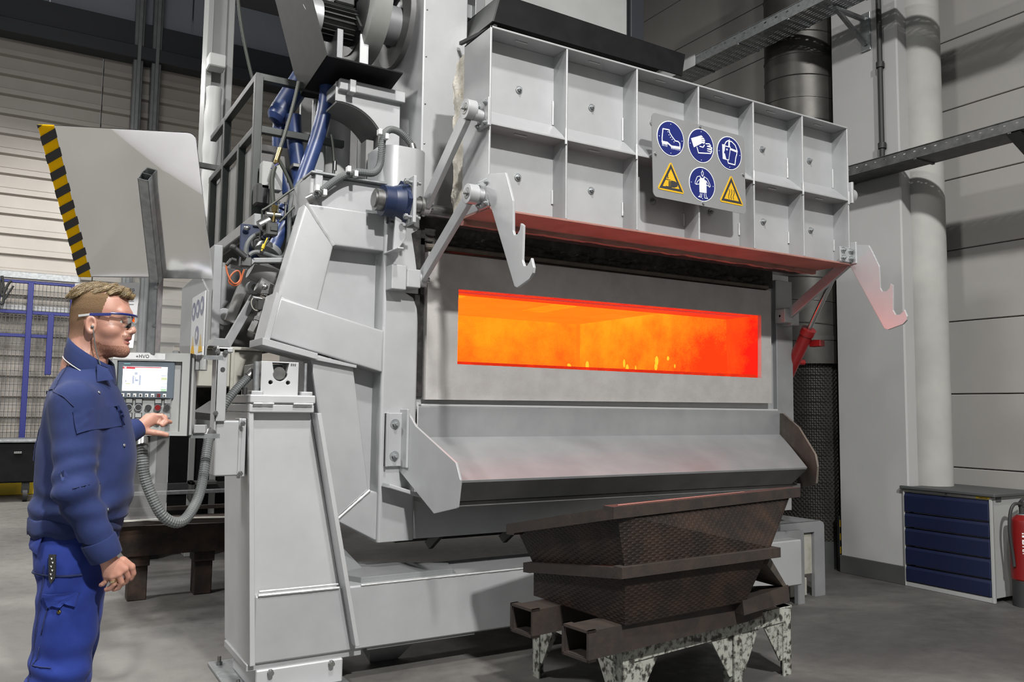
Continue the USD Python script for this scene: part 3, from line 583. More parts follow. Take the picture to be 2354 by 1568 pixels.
# right end of the base: two round-cornered frame plates with box sections between
def rplate(x, y0, y1, z1, r=.03):
    P = Polygon([(y0, .0), (y1, .0), (y1, z1), (y0, z1)]); return M().yz(unary_union([sbox(y0, 0, y1, z1 - r), sbox(y0, 0, y1, z1).buffer(-r).buffer(r)]), x, x + .035)
pd.add('end_plate', M().xz(unary_union([sbox(4.55, .0, 5.175, .52), sbox(4.55, 0, 5.175, .55).buffer(-.03).buffer(.03)]).difference(sbox(4.5, -.1, 5.10, .455)), 4.30, 4.335), 'silver_dull')
pd.add('end_plate', M().xz(unary_union([sbox(4.75, .0, 5.56, .52), sbox(4.75, 0, 5.56, .58).buffer(-.04).buffer(.04)]).difference(sbox(4.6, -.1, 5.44, .50).difference(sbox(5.3, -.1, 5.5, -.05))), 4.42, 4.455), 'silver_dull')
pd.add('end_box', M().box(4.3, 5.10, 4.32, 4.6, .17, .475, .02), 'silver_dull')
pd.add('end_box', M().box(5.12, 5.45, 4.44, 4.8, .16, .50, .02), 'beige_metal')
pd.add('end_foot', M().box(5.18, 5.37, 4.44, 4.6, .015, .15, .004), 'beige_metal')
pd.add('end_cover', M().box(4.5, 5.55, 4.44, 4.9, .56, .58, .004), 'silver_dull')
# ------------------------------------------------------------------ stand, bin and fork tubes
U2, V2 = np.array([.99, .14, 0]), np.array([.07, .9975, 0]); FL = np.array([2.41, 3.02, 0])
st = thing('loading_stand', 'low stand of worn white-painted steel angle under the rusty bin', 'stand', (3.05, 3.5, 0))
SW, SD, SZ = 1.345, .86, .37
def sp(u, v, z): return FL + U2 * u + V2 * v + np.array([0, 0, z])
def sbar(u0, v0, z0, u1, v1, z1, w, h): return M().bar(sp(u0, v0, z0), sp(u1, v1, z1), w, h, (0, 0, 1), r=.003)
st.add('rail', sbar(-.0, .05, SZ - .004, SW, .05, SZ - .004, .10, .008).bar(sp(0, .004, SZ - .04), sp(SW, .004, SZ - .04), .008, .08, (0, 0, 1)), 'worn_white')
st.add('rail', sbar(.05, 0, SZ - .004, .05, SD, SZ - .004, .10, .008).bar(sp(.004, 0, SZ - .04), sp(.004, SD, SZ - .04), .008, .08, (0, 0, 1)), 'worn_white')
st.add('rail', sbar(0, SD - .05, SZ - .004, SW, SD - .05, SZ - .004, .10, .008).bar(sp(0, SD - .004, SZ - .04), sp(SW, SD - .004, SZ - .04), .008, .08, (0, 0, 1)), 'worn_white')
st.add('rail', sbar(SW - .05, 0, SZ - .004, SW - .05, SD, SZ - .004, .10, .008).bar(sp(SW - .004, 0, SZ - .04), sp(SW - .004, SD, SZ - .04), .008, .08, (0, 0, 1)), 'worn_white')
def leg(u, v, su, sv):
    a = np.array([sp(u, v, 0)[0], sp(u, v, 0)[1]]); b = M()
    b.hull([sp(u + su * p, v + sv * q, z) for p in (0, .075) for q in (0, .010) for z in (0, SZ - .01)])
    b.hull([sp(u + su * p, v + sv * q, z) for p in (0, .010) for q in (0, .075) for z in (0, SZ - .01)])
    return st.add('leg', b, 'worn_white')
for u, v, su, sv in ((0, 0, 1, 1), (SW, 0, -1, 1), (0, SD, 1, -1), (SW, SD, -1, -1), (.82, 0, 1, 1), (.82, SD, 1, -1)): leg(u, v, su, sv)
def gus(u, v, du, dv, hgt=.20):
    a, b_ = sp(u, v, 0), sp(u + du, v + dv, 0); n = nrm(np.cross(b_ - a, [0, 0, 1])) * .004
    tri = [a + [0, 0, SZ - .085], b_ + [0, 0, SZ - .085], a + (b_ - a) * .15 + [0, 0, SZ - .085 - hgt], a + [0, 0, SZ - .085 - hgt]]
    return st.add('gusset', M().hull([p + n for p in tri] + [p - n for p in tri]), 'worn_white')
gus(.075, .012, .17, 0); gus(.012, .075, 0, .16); gus(SW - .075, .012, -.17, 0); gus(.82, .012, -.17, 0); gus(.90, .012, .15, 0); gus(.075, SD - .012, .16, 0); gus(.012, SD - .075, 0, -.14)
b = M()
for u in np.arange(.06, SW - .03, .045): b.cyl(sp(u, .05, SZ), sp(u, .05, SZ + .001), .006, n=8)
for v_ in np.arange(.12, SD - .1, .05): b.cyl(sp(.05, v_, SZ), sp(.05, v_, SZ + .001), .006, n=8)
st.add('rail_holes', b, 'ink', label='row of dark drilled holes in the rails', kind='stuff')
st.add('levelling_foot', M().cyl(sp(.05, SD - .03, 0), sp(.05, SD - .03, .012), .02), 'bright')
# bin on fork tubes
bn = thing('tipping_bin', 'rusty dark chequer-plate tipping bin with a slanted rim on the white stand', 'bin', (2.9, 3.3, .37))
rimv = dict(FL=(2.237, 2.87, 1.02), FR=(3.786, 3.165, 1.02), BL=(2.19, 3.70, .847), BR=(3.74, 3.98, .86))
bandv = dict(FL=(2.285, 2.87, .757), FR=(3.345, 2.925, .757), BL=(2.27, 3.66, .652), BR=(3.31, 3.75, .66))
botv = dict(FL=(2.349, 2.931, .49), FR=(3.185, 3.01, .49), BL=(2.31, 3.62, .49), BR=(3.14, 3.70, .49))
def inset(d, k, dz=0):
    c = np.mean([d[i] for i in d], axis=0); return {i: np.array(d[i]) + nrm((c - np.array(d[i])) * [1, 1, 0]) * k + [0, 0, dz] for i in d}
up_t, up_b = inset(rimv, .06, -.035), inset(bandv, .05, .0); lo_t, lo_b = inset(bandv, .055, -.01), botv
order = ('FL', 'FR', 'BR', 'BL')
def wallset(t, b_, th=.008):
    out = []
    for i in range(4):
        p, q = order[i], order[(i + 1) % 4]
        quad = np.array([b_[p], b_[q], t[q], t[p]], float); n = nrm(np.cross(quad[1] - quad[0], quad[3] - quad[0])) * th
        out.append(M().hull(np.vstack([quad, quad - n])))
    return out
for i, m_ in enumerate(wallset(up_t, up_b)): bn.add('upper_side', m_, ('chequer_rust', 'chequer_rust_side')[i % 2])
for i, m_ in enumerate(wallset(lo_t, lo_b)): bn.add('lower_side', m_, ('chequer_rust', 'chequer_rust_side')[i % 2])
bn.add('bottom', M().hull([np.array(botv[i]) + [0, 0, z] for i in order for z in (0, .01)]), 'chequer_rust')
def rimset(d, h, w, name, mat):
    for i in range(4):
        p, q = np.array(d[order[i]], float), np.array(d[order[(i + 1) % 4]], float); c = np.mean([d[k] for k in d], axis=0)
        n = nrm((c - (p + q) / 2) * [1, 1, 0]) * w
        bn.add(name, M().hull([p, q, p + [0, 0, -h], q + [0, 0, -h], p + n, q + n, p + n + [0, 0, -h * .9], q + n + [0, 0, -h * .9]]), mat)
rimset(rimv, .052, .07, 'rim_bar', 'rust_edge'); rimset(bandv, .048, .06, 'band_bar', 'rust_edge')
bn.add('painted_rim_glow', M().hull([np.array(rimv['FL']) + [.05, .03, .001], np.array(rimv['FL']) + [.07, .06, .001], np.array(rimv['FR']) + [-.5, -.06, .001], np.array(rimv['FR']) + [-.5, -.04, .001], np.array(rimv['FL']) + [.05, .03, .003], np.array(rimv['FR']) + [-.5, -.06, .003]]), 'painted_glow_red', label='red glow painted along the rim')  # thin red strip painted on as furnace glow
# sloping end pocket on the right
bn.add('end_pocket', M().hull([(3.33, 2.98, .70), (3.33, 3.45, .66), (3.585, 3.10, .515), (3.60, 3.5, .50), (3.57, 3.10, .50), (3.33, 3.0, .66)]), 'rust_light')
bn.add('end_pocket_edge', M().hull([(3.15, 2.99, .43), (3.60, 3.09, .43), (3.15, 3.0, .50), (3.60, 3.10, .515), (3.15, 3.5, .43), (3.6, 3.5, .43)]), 'rust_edge')
def fork(p, L, name='fork_tube'):
    a = np.array([*p, .43]); d = nrm(np.array([.992, .126, 0])); s_ = nrm(np.cross([0, 0, 1], d)); w, h, t = .15, .12, .009
    f_ = bn.add(name, M().bar(a + s_ * (w / 2 - t / 2), a + d * L + s_ * (w / 2 - t / 2), t, h, (0, 0, 1)).bar(a - s_ * (w / 2 - t / 2), a + d * L - s_ * (w / 2 - t / 2), t, h, (0, 0, 1)).bar(a + [0, 0, h / 2 - t / 2], a + d * L + [0, 0, h / 2 - t / 2], w - 2 * t, t, (0, 0, 1)).bar(a - [0, 0, h / 2 - t / 2], a + d * L - [0, 0, h / 2 - t / 2], w - 2 * t, t, (0, 0, 1)), 'rust_edge')
    w, h, t = .172, .134, .012; L = .045; a = a - d * .006
    f_.add('collar', M().bar(a + s_ * (w / 2 - t / 2), a + d * L + s_ * (w / 2 - t / 2), t, h, (0, 0, 1)).bar(a - s_ * (w / 2 - t / 2), a + d * L - s_ * (w / 2 - t / 2), t, h, (0, 0, 1)).bar(a + [0, 0, h / 2 - t / 2], a + d * L + [0, 0, h / 2 - t / 2], w, t, (0, 0, 1)).bar(a - [0, 0, h / 2 - t / 2], a + d * L - [0, 0, h / 2 - t / 2], w, t, (0, 0, 1)), 'rust_edge')
fork((2.135, 3.00), 1.25); fork((2.125, 3.43), 1.2)
for x, y in ((2.73, 3.075), (3.20, 3.13)):
    d = np.array([-.1, .99, 0]); a = np.array([x, y - .01, .425]); bb = M(); s_ = np.array([.99, .1, 0])
    for k, (o, w, h) in enumerate((((0, 0, .045), .16, .008), ((0, 0, -.045), .16, .008))): bb.bar(a + o, a + d * .5 + np.array(o), w, h, (0, 0, 1))
    for k in (-1, 1): bb.bar(a + s_ * .078 * k, a + s_ * .078 * k + d * .5, .008, .09, (0, 0, 1))
    bn.add('cross_pocket', bb, 'rust_edge')
# ------------------------------------------------------------------ drawer cabinet, extinguisher
cbn = thing('drawer_cabinet', 'grey workshop cabinet with five dark blue drawers against the right wall', 'cabinet', (6.75, 3.97, 0))
cbn.add('body', M().box(6.49, 7.06, 3.60, 4.262, .035, .805, .004).box(6.472, 6.50, 3.60, 3.622, .0, .80, .003).box(6.472, 6.50, 4.332, 4.345, .0, .80, .003).box(6.475, 6.5, 3.61, 4.34, .0, .04, .003).box(6.475, 6.5, 3.61, 4.34, .782, .805, .003), 'cab_grey')
cbn.add('worktop', M().box(6.452, 7.085, 3.565, 4.27, .806, .832, .005).box(6.452, 6.485, 4.26, 4.36, .806, .832, .004), 'cab_top')
DZ = [.780, .616, .490, .338, .180, .042]
for z1, z0 in zip(DZ, DZ[1:]):
    d_ = cbn.add('drawer', M().box(6.466, 6.50, 3.624, 4.33, z0 + .003, z1 - .028, .004), 'blue_drawer')
    d_.add('grip_strip', M().hull([(6.470, 3.624, z1 - .029), (6.470, 4.33, z1 - .029), (6.485, 3.624, z1 - .004), (6.485, 4.33, z1 - .004), (6.50, 3.624, z1 - .03), (6.50, 4.33, z1 - .03), (6.5, 3.624, z1 - .004), (6.5, 4.33, z1 - .004)]), 'blue_drawer')
cbn.add('lock', M().cyl((6.476, 3.962, .795), (6.462, 3.962, .795), .008), 'bright')
def text_on(node, name, text, h, O, U, V, mat, depth=.0006, bold=False, align=.5):
    t = meshkit.text_mesh(text, h, depth, bold); v = np.asarray(t.vertices); w = v[:, 0].max()
    U, V = np.asarray(U, float), np.asarray(V, float); W = np.cross(U, V)
    return node.add(name, M().put(np.asarray(O, float) + (v[:, :1] - w * align) * U + v[:, 1:2] * V + v[:, 2:] * W, t.faces), mat, smooth=False)
lb = cbn.add('label_plate', M().box(6.4725, 6.476, 3.605, 3.722, .786, .804, .0005), 'yellow', label='yellow maker label')
text_on(lb, 'label_text', 'kaiser+kraft', .009, (6.4722, 3.664, .7905), (0, -1, 0), (0, 0, 1), 'ink', bold=True)
cbn.add('corner_clip', M().box(6.53, 6.60, 3.594, 3.602, .765, .80, .002), 'cab_top')
fx = thing('fire_extinguisher', 'red fire extinguisher standing beside the drawer cabinet at the right edge', 'fire extinguisher', (6.61, 3.455, 0.02))
c = (6.615, 3.45)
fx.add('body', M().lathe([(0, 0), (.08, 0), (.09, .03), (.09, .84), (.084, .91), (.05, .97), (.028, 1.0), (0, 1.0)], (*c, .19), (*c, .69), 32), 'red_paint')
fx.add('stand_foot', M().ring((*c, .0), (*c, .20), .076, .084, 28), 'rubber')
fx.add('valve', M().cyl((*c, .685), (*c, .76), .022).box(c[0] - .02, c[0] + .03, c[1] - .02, c[1] + .02, .74, .78), 'rubber')
fx.add('handle', M().hull([(c[0] - .02, c[1] - .015, .78), (c[0] - .02, c[1] + .015, .78), (c[0] + .11, c[1] - .01, .825), (c[0] + .11, c[1] + .01, .825), (c[0] - .02, c[1], .80), (c[0] + .11, c[1], .835)]).box(c[0] - .02, c[0] + .1, c[1] - .012, c[1] + .012, .75, .762), 'rubber')
fx.add('hose', M().tube(spline([(c[0] - .02, c[1], .76), (c[0] - .085, c[1] + .02, .755), (c[0] - .115, c[1] + .03, .68), (c[0] - .11, c[1] + .03, .45), (c[0] - .10, c[1] + .02, .30)]), .012), 'rubber')
fx.add('collar', M().ring((*c, .672), (*c, .69), .02, .04, 24), 'galv')
cy_r = .0908
def on_cyl(poly_, a0, z0):
    """flat print wrapped on the extinguisher, polygon in metres (along, up)"""
    v, f = trimesh.creation.triangulate_polygon(poly_, engine='earcut'); v = np.asarray(v)
    v, f = trimesh.remesh.subdivide_to_size(np.c_[v, 0 * v[:, 0]], f, .02)
    a = a0 + v[:, 0] / cy_r
    return M().put(np.c_[c[0] + cy_r * np.cos(a), c[1] + cy_r * np.sin(a), z0 + v[:, 1]], f)
fx.add('data_label', on_cyl(sbox(0, 0, .09, .062), math.radians(248), .365), 'paper', label='white data label')
for k, (w, hh, z) in enumerate(((.035, .010, .545), (.05, .016, .522), (.03, .035, .47), (.03, .008, .45), (.022, .02, .415), (.03, .006, .40))):
    fx.add('print_mark', on_cyl(sbox(0, 0, w, hh).difference(sbox(.3 * w, .2 * hh, .6 * w, .7 * hh)), math.radians(203), z), 'sign_white')
# ------------------------------------------------------------------ cable trays, pipes, ducts on the right
def cable_tray(name, label, x0, x1, y0, y1, z, h, mat, step, rung, nh):
    t = thing(name, label, 'cable tray', ((x0 + x1) / 2, (y0 + y1) / 2, z))
    for xs in (x0, x1):
        P = sbox(y0, z, y1, z + h); ho = unary_union([sbox(y, z + h * .62, y + step * .22, z + h * .74) for y in np.arange(y0 + step * .4, y1, step)])
        t.add('side_rail', M().yz(P.difference(ho), xs - .0015, xs + .0015), mat, smooth=False)
        t.add('top_lip', M().box(xs - .008, xs + .008, y0, y1, z + h, z + h + .006, .001), mat)
    # slotted floor
    hol = []
    for i, y in enumerate(np.arange(y0 + .03, y1 - .04, .085)):
        for k in range(nh):
            xx = x0 + (x1 - x0) * (k + .5) / nh + (.005 if i % 2 else -.005); hol.append(sbox(xx - .006, y, xx + .006, y + .045))
    t.add('slotted_floor', M().xy(sbox(x0, y0, x1, y1).difference(unary_union(hol)), z, z + .002), mat, smooth=False)
    for y in np.arange(y0 + rung * .5, y1, rung): t.add('rung', M().box(x0, x1, y - .012, y + .012, z - .012, z, .002), mat)
    return t
t1 = cable_tray('cable_tray', 'galvanised slotted cable tray high up, running past the duct', 5.90, 6.2, 2.2, 7.0, 5.06, .10, 'galv', .13, .62, 9)
ar = t1.add('bracket_arm', M().bar((6.05, 4.60, 5.035), (6.49, 4.60, 5.035), .04, .03).bar((6.08, 4.60, 5.03), (6.47, 4.60, 4.80), .035, .03).box(6.475, 6.49, 4.55, 4.65, 4.74, 5.10), 'galv')
t1.add('cover_strip', M().box(5.893, 5.899, 6.2, 7.0, 5.05, 5.17, .001), 'white_paint')
t2 = cable_tray('cable_tray', 'dark slotted cable tray crossing in front of the concrete column', 6.20, 6.46, .6, 4.95, 3.53, .085, 'galv_dark', .09, .75, 0)
t2.add('bracket_arm', M().hull([(6.2, 3.15, 3.52), (6.46, 3.15, 3.52), (6.46, 3.15, 3.40), (6.2, 3.25, 3.52), (6.46, 3.25, 3.52), (6.46, 3.25, 3.40)]), 'gunmetal')
bp = thing('down_pipe', 'thin black conduit pipe running down the pier to the dark cable tray', 'pipe', (6.45, 4.43, 3.6))
bp.add('tube', M().cyl((6.45, 4.44, 3.60), (6.45, 4.44, 9.0), .022), 'rubber')
for z in (3.78, 4.52, 5.6):
    bp.add('clamp', M().cyl((6.45, 4.44, z), (6.45, 4.44, z + .05), .034).box(6.45, 6.49, 4.42, 4.46, z, z + .05), 'rubber')
rp = thing('concrete_pipe_column', 'round pale column standing in the corner beside the pier', 'column', (6.83, 4.12, 0))
rp.add('shaft', M().cyl((6.79, 4.275, 0), (6.79, 4.275, 9.2), .165, n=48), 'concrete_col')
du = thing('exhaust_duct', 'tall dark spiral-seamed exhaust duct beside the wall with a perforated lower section', 'duct', (6.66, 5.42, 0))
dc = (6.65, 5.43)
du.add('spiral_pipe', M().cyl((*dc, 1.95), (*dc, 9.0), .385, n=64), 'duct')
tt = np.linspace(0, (9.0 - 2.2) / .22, 1500)
du.add('spiral_seam', M().tube(np.stack([dc[0] + .386 * np.cos(-tt * 2 * np.pi), dc[1] + .386 * np.sin(-tt * 2 * np.pi), 2.2 + .22 * tt], 1), .006, n=5), 'duct', label='raised spiral seam')
du.add('joint_ring', M().ring((*dc, 1.9), (*dc, 2.12), .33, .392, 64).ring((*dc, 2.12), (*dc, 2.16), .38, .40, 64), 'duct')
# lower part wrapped in dimpled sheet
nz, na = 150, 300
zz_, aa_ = np.meshgrid(np.linspace(.25, 1.95, nz), np.linspace(0, 2 * np.pi, na, endpoint=False), indexing='ij')
rr_ = .335 + .006 * np.sign(np.sin(zz_ * 150) * np.cos(aa_ * 50))
v = np.stack([dc[0] + rr_ * np.cos(aa_), dc[1] + rr_ * np.sin(aa_), zz_], -1).reshape(-1, 3)
i, j = np.meshgrid(np.arange(nz - 1), np.arange(na), indexing='ij'); f = np.stack([i * na + j, i * na + (j + 1) % na, (i + 1) * na + (j + 1) % na, (i + 1) * na + j], -1).reshape(-1, 4)
du.add('dimpled_sheet', M().put(v, f), 'duct', label='dimpled lower sheet')
du.add('base_cover', M().cyl((*dc, 0), (*dc, .25), .34, n=40), 'gunmetal')
hz = thing('hazard_post', 'dim yellow and black striped guard plate beside the pier', 'guard post', (6.60, 5.02, 0))
hz.add('plate', M().box(6.50, 6.60, 5.0, 5.03, 0, .50, .004), 'tape_black')
for k in range(4): hz.add('stripe', M().xz([(6.502, .04 + k * .12), (6.598, .07 + k * .12), (6.598, .13 + k * .12), (6.502, .10 + k * .12)], 4.996, 5.0), 'tape_yellow')
# ------------------------------------------------------------------ plant above and behind the door
sk = thing('exhaust_stack', 'tall silver sheet-metal stack rising behind the left end of the door', 'stack', (2.2, 5.0, 2.6))
sk.add('stack_body', M().box(2.025, 2.33, 4.5, 5.7, 2.64, 5.6, .006), 'silver')
sk.add('side_flange', M().xz(sbox(1.60, 2.95, 2.02, 5.2).difference(Point(1.62, 4.1).buffer(.01)), 5.62, 5.66), 'silver_dark')
for z in (2.75, 3.05, 3.3, 3.6, 3.9):
    sk.add('rivet', M().sphere((2.045, 4.5, z), .006, 1), 'steel')
sk.add('outlet_ring', M().ring((1.99, 4.92, 3.98), (2.03, 4.92, 3.98), .17, .30, 40), 'silver_dark')
# blower: motor, scroll, outlet pipe
bl = thing('blower', 'grey combustion-air blower with ribbed electric motor and large fan housing', 'blower', (1.85, 4.9, 3.5))
fc = (4.88, 4.0)
bl.add('fan_housing', M().lathe([(.20, 0), (.33, 0), (.37, .1), (.37, .9), (.33, 1), (.10, 1)], (1.70, *fc), (1.845, *fc), 56), 'duct_pale' if 'duct_pale' in LOOK else 'silver_dull')
bl.add('housing_spokes', M().cyl((1.69, *fc), (1.72, *fc), .32, n=48).box(1.675, 1.695, fc[0] - .30, fc[0] + .30, fc[1] - .02, fc[1] + .02).bar((1.685, fc[0] - .2, fc[1] - .24), (1.685, fc[0] + .2, fc[1] + .24), .03, .02, (1, 0, 0)).bar((1.685, fc[0] + .2, fc[1] - .24), (1.685, fc[0] - .2, fc[1] + .24), .03, .02, (1, 0, 0)), 'gunmetal')
bl.add('outlet_pipe', M().cyl((1.84, 4.88, 3.93), (2.02, 4.88, 3.93), .125, n=36), 'silver_dull')
mt = bl.add('motor_body', M().cyl((1.46, 4.86, 3.84), (1.72, 4.86, 3.84), .095, n=36), 'gunmetal')
for k in range(22):
    a = 2 * math.pi * k / 22; p = np.array([0, math.cos(a), math.sin(a)])
    mt.add('cooling_fin', M().bar(np.array([1.475, 4.86, 3.84]) + p * .105, np.array([1.71, 4.86, 3.84]) + p * .105, .004, .03, p), 'gunmetal')
bl.add('motor_cap', M().lathe([(0, 0), (.07, .02), (.105, .25), (.112, 1), (0, 1)], (1.37, 4.86, 3.84), (1.475, 4.86, 3.84), 36), 'silver')
bl.add('terminal_box', M().box(1.55, 1.68, 4.78, 4.9, 3.94, 4.05, .01).box(1.54, 1.69, 4.77, 4.91, 4.05, 4.07, .004), 'gunmetal')
bl.add('support_bracket', M().box(1.69, 1.74, 4.70, 4.715, 3.49, 3.82, .002).hull([(1.74, 4.70, 3.49), (1.745, 4.70, 3.49), (1.74, 4.9, 3.49), (1.74, 4.70, 3.85), (1.745, 4.7, 3.85), (1.745, 4.9, 3.49)]), 'white_paint')
bl.add('mount_foot', M().box(1.5, 1.72, 4.72, 5.0, 3.49, 3.515).box(1.56, 1.60, 4.75, 4.97, 3.51, 3.76), 'silver_dull')
# black guard trough under the blower
gt = thing('guard_trough', 'black folded sheet guard under the blower', 'guard', (1.65, 4.8, 3.48))
gt.add('bottom_sheet', M().xy([(1.44, 4.55), (1.915, 4.55), (1.955, 4.86), (1.75, 5.0), (1.70, 5.24), (1.49, 5.26)], 3.478, 3.486), 'black')
gt.add('side_sheet', slab([(1.44, 4.55, 3.482), (1.49, 5.26, 3.482), (1.20, 5.26, 4.45), (1.20, 4.55, 4.25)], (-.9, 0, -.3), .006), 'chute_dark', label='tilted black side sheet')
for k in range(5): gt.add('scratch', M().bar((1.345 - .02 * k * .3, 4.70 + .02 * k, 3.80 + .03 * k), (1.335 - .006 * k, 4.72 + .02 * k, 3.835 + .03 * k), .004, .001, (1, 0, .3)), 'paper')
# arched bracket below it
ab = thing('arched_bracket', 'silver column bracket with an arched cut-out below the black guard', 'bracket', (1.9, 4.8, 2.6))
arc = [(1.60 + .30 * math.sin(t), 3.0 + .30 * math.cos(t)) for t in np.linspace(-.1, math.pi / 2 + .35, 20)]
ab.add('arch_plate', M().xz(Polygon([(1.56, 3.42), (1.98, 3.42), (1.985, 2.6), (1.80, 2.6)] + arc[::-1] + [(1.56, 3.30)]), 4.74, 4.755), 'silver')
ab.add('arch_flange', M().tube([(x, 4.85, z) for x, z in arc], .004, 4).hull([(0, 0, 0), (.001, 0, 0), (0, .001, 0), (0, 0, .001)]) if False else M().poly(LineString(arc).buffer(.006, cap_style=2), .30, (0, 5.05, 0), (1, 0, 0), (0, 0, 1)), 'silver_dark')
ab.add('cap_channel', M().box(1.57, 2.0, 4.70, 5.0, 3.36, 3.43, .004).box(1.62, 1.66, 4.66, 4.72, 3.34, 3.42), 'silver')
ab.add('side_channel', M().box(1.77, 1.82, 4.76, 4.86, 2.62, 3.1, .004).box(1.85, 1.875, 4.76, 4.86, 2.62, 3.2, .004), 'silver_dark')
ab.add('back_sheet', M().box(1.55, 1.64, 5.15, 5.2, 2.6, 3.45, .01), 'silver_dull'); ab.add('white_duct', M().cyl((1.75, 5.3, 2.7), (1.75, 5.3, 3.5), .10, n=24), 'white_panel', label='pale vertical duct seen through the arch')
ab.add('perforated_gusset', M().xz([(1.60, 2.62), (1.74, 2.62), (1.74, 2.80)], 4.80, 4.806), 'gunmetal')
# black deflector above the door, with its white tank and steel post behind
dh = thing('deflector_hood', 'long black sheet deflector lying above the top edge of the door', 'hood', (3.1, 4.4, 3.8))
dh.add('hood_sheet', slab([(2.33, 4.16, 3.76), (3.835, 4.16, 3.76), (3.90, 4.2, 3.935), (2.40, 4.2, 3.96)], (0, 1, 0), .01), 'black')
dh.add('hood_top', slab([(2.40, 4.2, 3.96), (3.90, 4.2, 3.935), (3.95, 4.85, 3.95), (2.4, 4.85, 3.97)], (0, 0, 1), .01), 'black')
dh.add('hood_end', slab([(2.33, 4.16, 3.76), (2.40, 4.2, 3.96), (2.40, 4.85, 3.96), (2.33, 4.85, 3.76)], (-1, 0, 0), .01), 'gunmetal')
dh.add('stay_rod', M().bar((2.31, 4.1, 3.70), (2.26, 4.46, 3.72), .02, .02), 'rubber')
for a_, b_ in (((2.3, 5.0), (2.75, 5.05)),):
    dh.add('support_frame', M().box(2.33, 3.0, 4.95, 5.05, 3.85, 3.95).box(2.33, 3.0, 5.0, 5.1, 4.2, 4.3).box(2.62, 2.7, 4.95, 5.1, 3.6, 4.8), 'silver_dull')
wt = thing('white_tank', 'large white panel-clad housing above the black deflector', 'tank', (4.1, 6.4, 3.3))
wt.add('tank_body', M().box(3.0, 4.86, 6.0, 6.8, 3.3, 6.5, .04), 'white_panel'); wt.add('steel_post', M().box(4.88, 5.04, 6.0, 6.15, 0, 9.0, .006), 'dark_steel', label='dark steel post beside it')
# ------------------------------------------------------------------ platform, railing
pf = thing('service_platform', 'dark steel service platform with kick panel and railing left of the furnace', 'platform', (1.25, 5.8, 2.4))
X0 = 1.19
def rb(p, q, w=.045): return M().bar(p, q, w, w, (0, 0, 1), r=.004)
for z in (3.50, 3.165):
    pf.add('handrail', rb((X0, 5.12, z), (X0, 6.55, z)), 'rail'); pf.add('handrail', rb((X0, 5.14, z), (1.75, 5.14, z)), 'rail')
for y in (5.14, 6.05): pf.add('rail_post', rb((X0, y, 2.55), (X0, y, 3.50), .05), 'rail')
pf.add('rail_post', rb((X0, 6.5, 2.6), (X0, 6.5, 3.17), .05), 'rail'); pf.add('rail_post', rb((X0, 5.55, 2.6), (X0, 5.55, 3.17), .05), 'rail')
pf.add('kick_panel', M().box(X0 + .02, X0 + .03, 5.12, 6.45, 2.60, 3.12, .002), 'plate_grey'); pf.add('kick_panel', M().box(X0 + .02, X0 + .30, 5.28, 5.29, 2.62, 3.12, .002), 'plate_grey')
pf.add('edge_channel', M().box(X0 - .03, X0 + .05, 5.0, 6.55, 2.52, 2.60, .006), 'silver_dull')
pf.add('deck', M().box(X0, 1.75, 5.15, 6.5, 2.50, 2.54, .004), 'gunmetal'); pf.add('deck_bracket', M().yz([(5.2, 2.52), (6.4, 2.52), (6.4, 2.3)], X0 + .1, X0 + .13), 'rail')
pf.add('far_rail', rb((1.0, 7.4, 3.52), (1.75, 7.4, 3.50)), 'rail')
# ------------------------------------------------------------------ gas train: blue pipes, valves, hoses
gp = thing('gas_pipework', 'dark blue gas pipes with elbows and flanges beside the railing', 'pipework', (1.4, 5.1, 2.3))
gp.add('pipe', M().tube(spline([(1.585, 5.0, 3.50), (1.56, 5.0, 3.25), (1.46, 4.98, 2.90), (1.38, 4.95, 2.62)]), .046, 20), 'blue_pipe')
gp.add('pipe', M().cyl((1.58, 5.3, 3.75), (1.375, 5.3, 3.36), .075, n=28).lathe([(.075, 0), (.07, .5), (.045, .85), (0, 1)], (1.375, 5.3, 3.36), (1.335, 5.3, 3.28), 28), 'blue_pipe')
gp.add('pipe', M().tube(spline([(1.43, 5.2, 3.32), (1.455, 5.2, 3.10), (1.50, 5.18, 2.85)]), .052, 18), 'blue_pipe')
gp.add('pipe', M().tube(spline([(1.40, 5.35, 3.34), (1.40, 5.35, 3.10), (1.45, 5.3, 2.82)]), .055, 18), 'blue_pipe')
gp.add('elbow', M().tube(spline([(1.40, 4.95, 2.66), (1.33, 4.92, 2.55), (1.275, 4.9, 2.44), (1.245, 4.88, 2.36)]), .045, 18), 'blue_pipe')
fl = gp.add('flange', M().cyl((1.23, 4.88, 2.365), (1.215, 4.87, 2.335), .078, n=28), 'silver_dull')
for k in range(4):
    a = math.pi / 4 + k * math.pi / 2; fl.add('bolt', M().hexa((1.23 + .058 * math.cos(a), 4.88 + .05 * math.sin(a), 2.355 - .025 * math.cos(a)), (.45, .1, .9), .012, .02), 'bright')
f2 = gp.add('flange', M().cyl((1.315, 4.93, 2.60), (1.30, 4.93, 2.57), .06, n=24).cyl((1.325, 4.93, 2.64), (1.315, 4.93, 2.615), .06, n=24), 'blue_pipe')
for k in range(3): f2.add('bolt', M().cyl((1.265 + .045 * k, 4.87, 2.56), (1.27 + .045 * k, 4.87, 2.66), .007).hexa((1.27 + .045 * k, 4.87, 2.645), (0, 0, 1), .012, .014), 'bright')
gp.add('pipe_clamp', M().box(1.42, 1.53, 5.12, 5.20, 2.96, 2.985), 'steel'); gp.add('pipe_clamp', M().cyl((1.50, 5.14, 2.84), (1.505, 5.14, 2.80), .06, n=20), 'steel')
gp.add('mounting_plate', M().box(1.09, 1.30, 5.02, 5.035, 2.30, 2.53, .003), 'blue_dark')
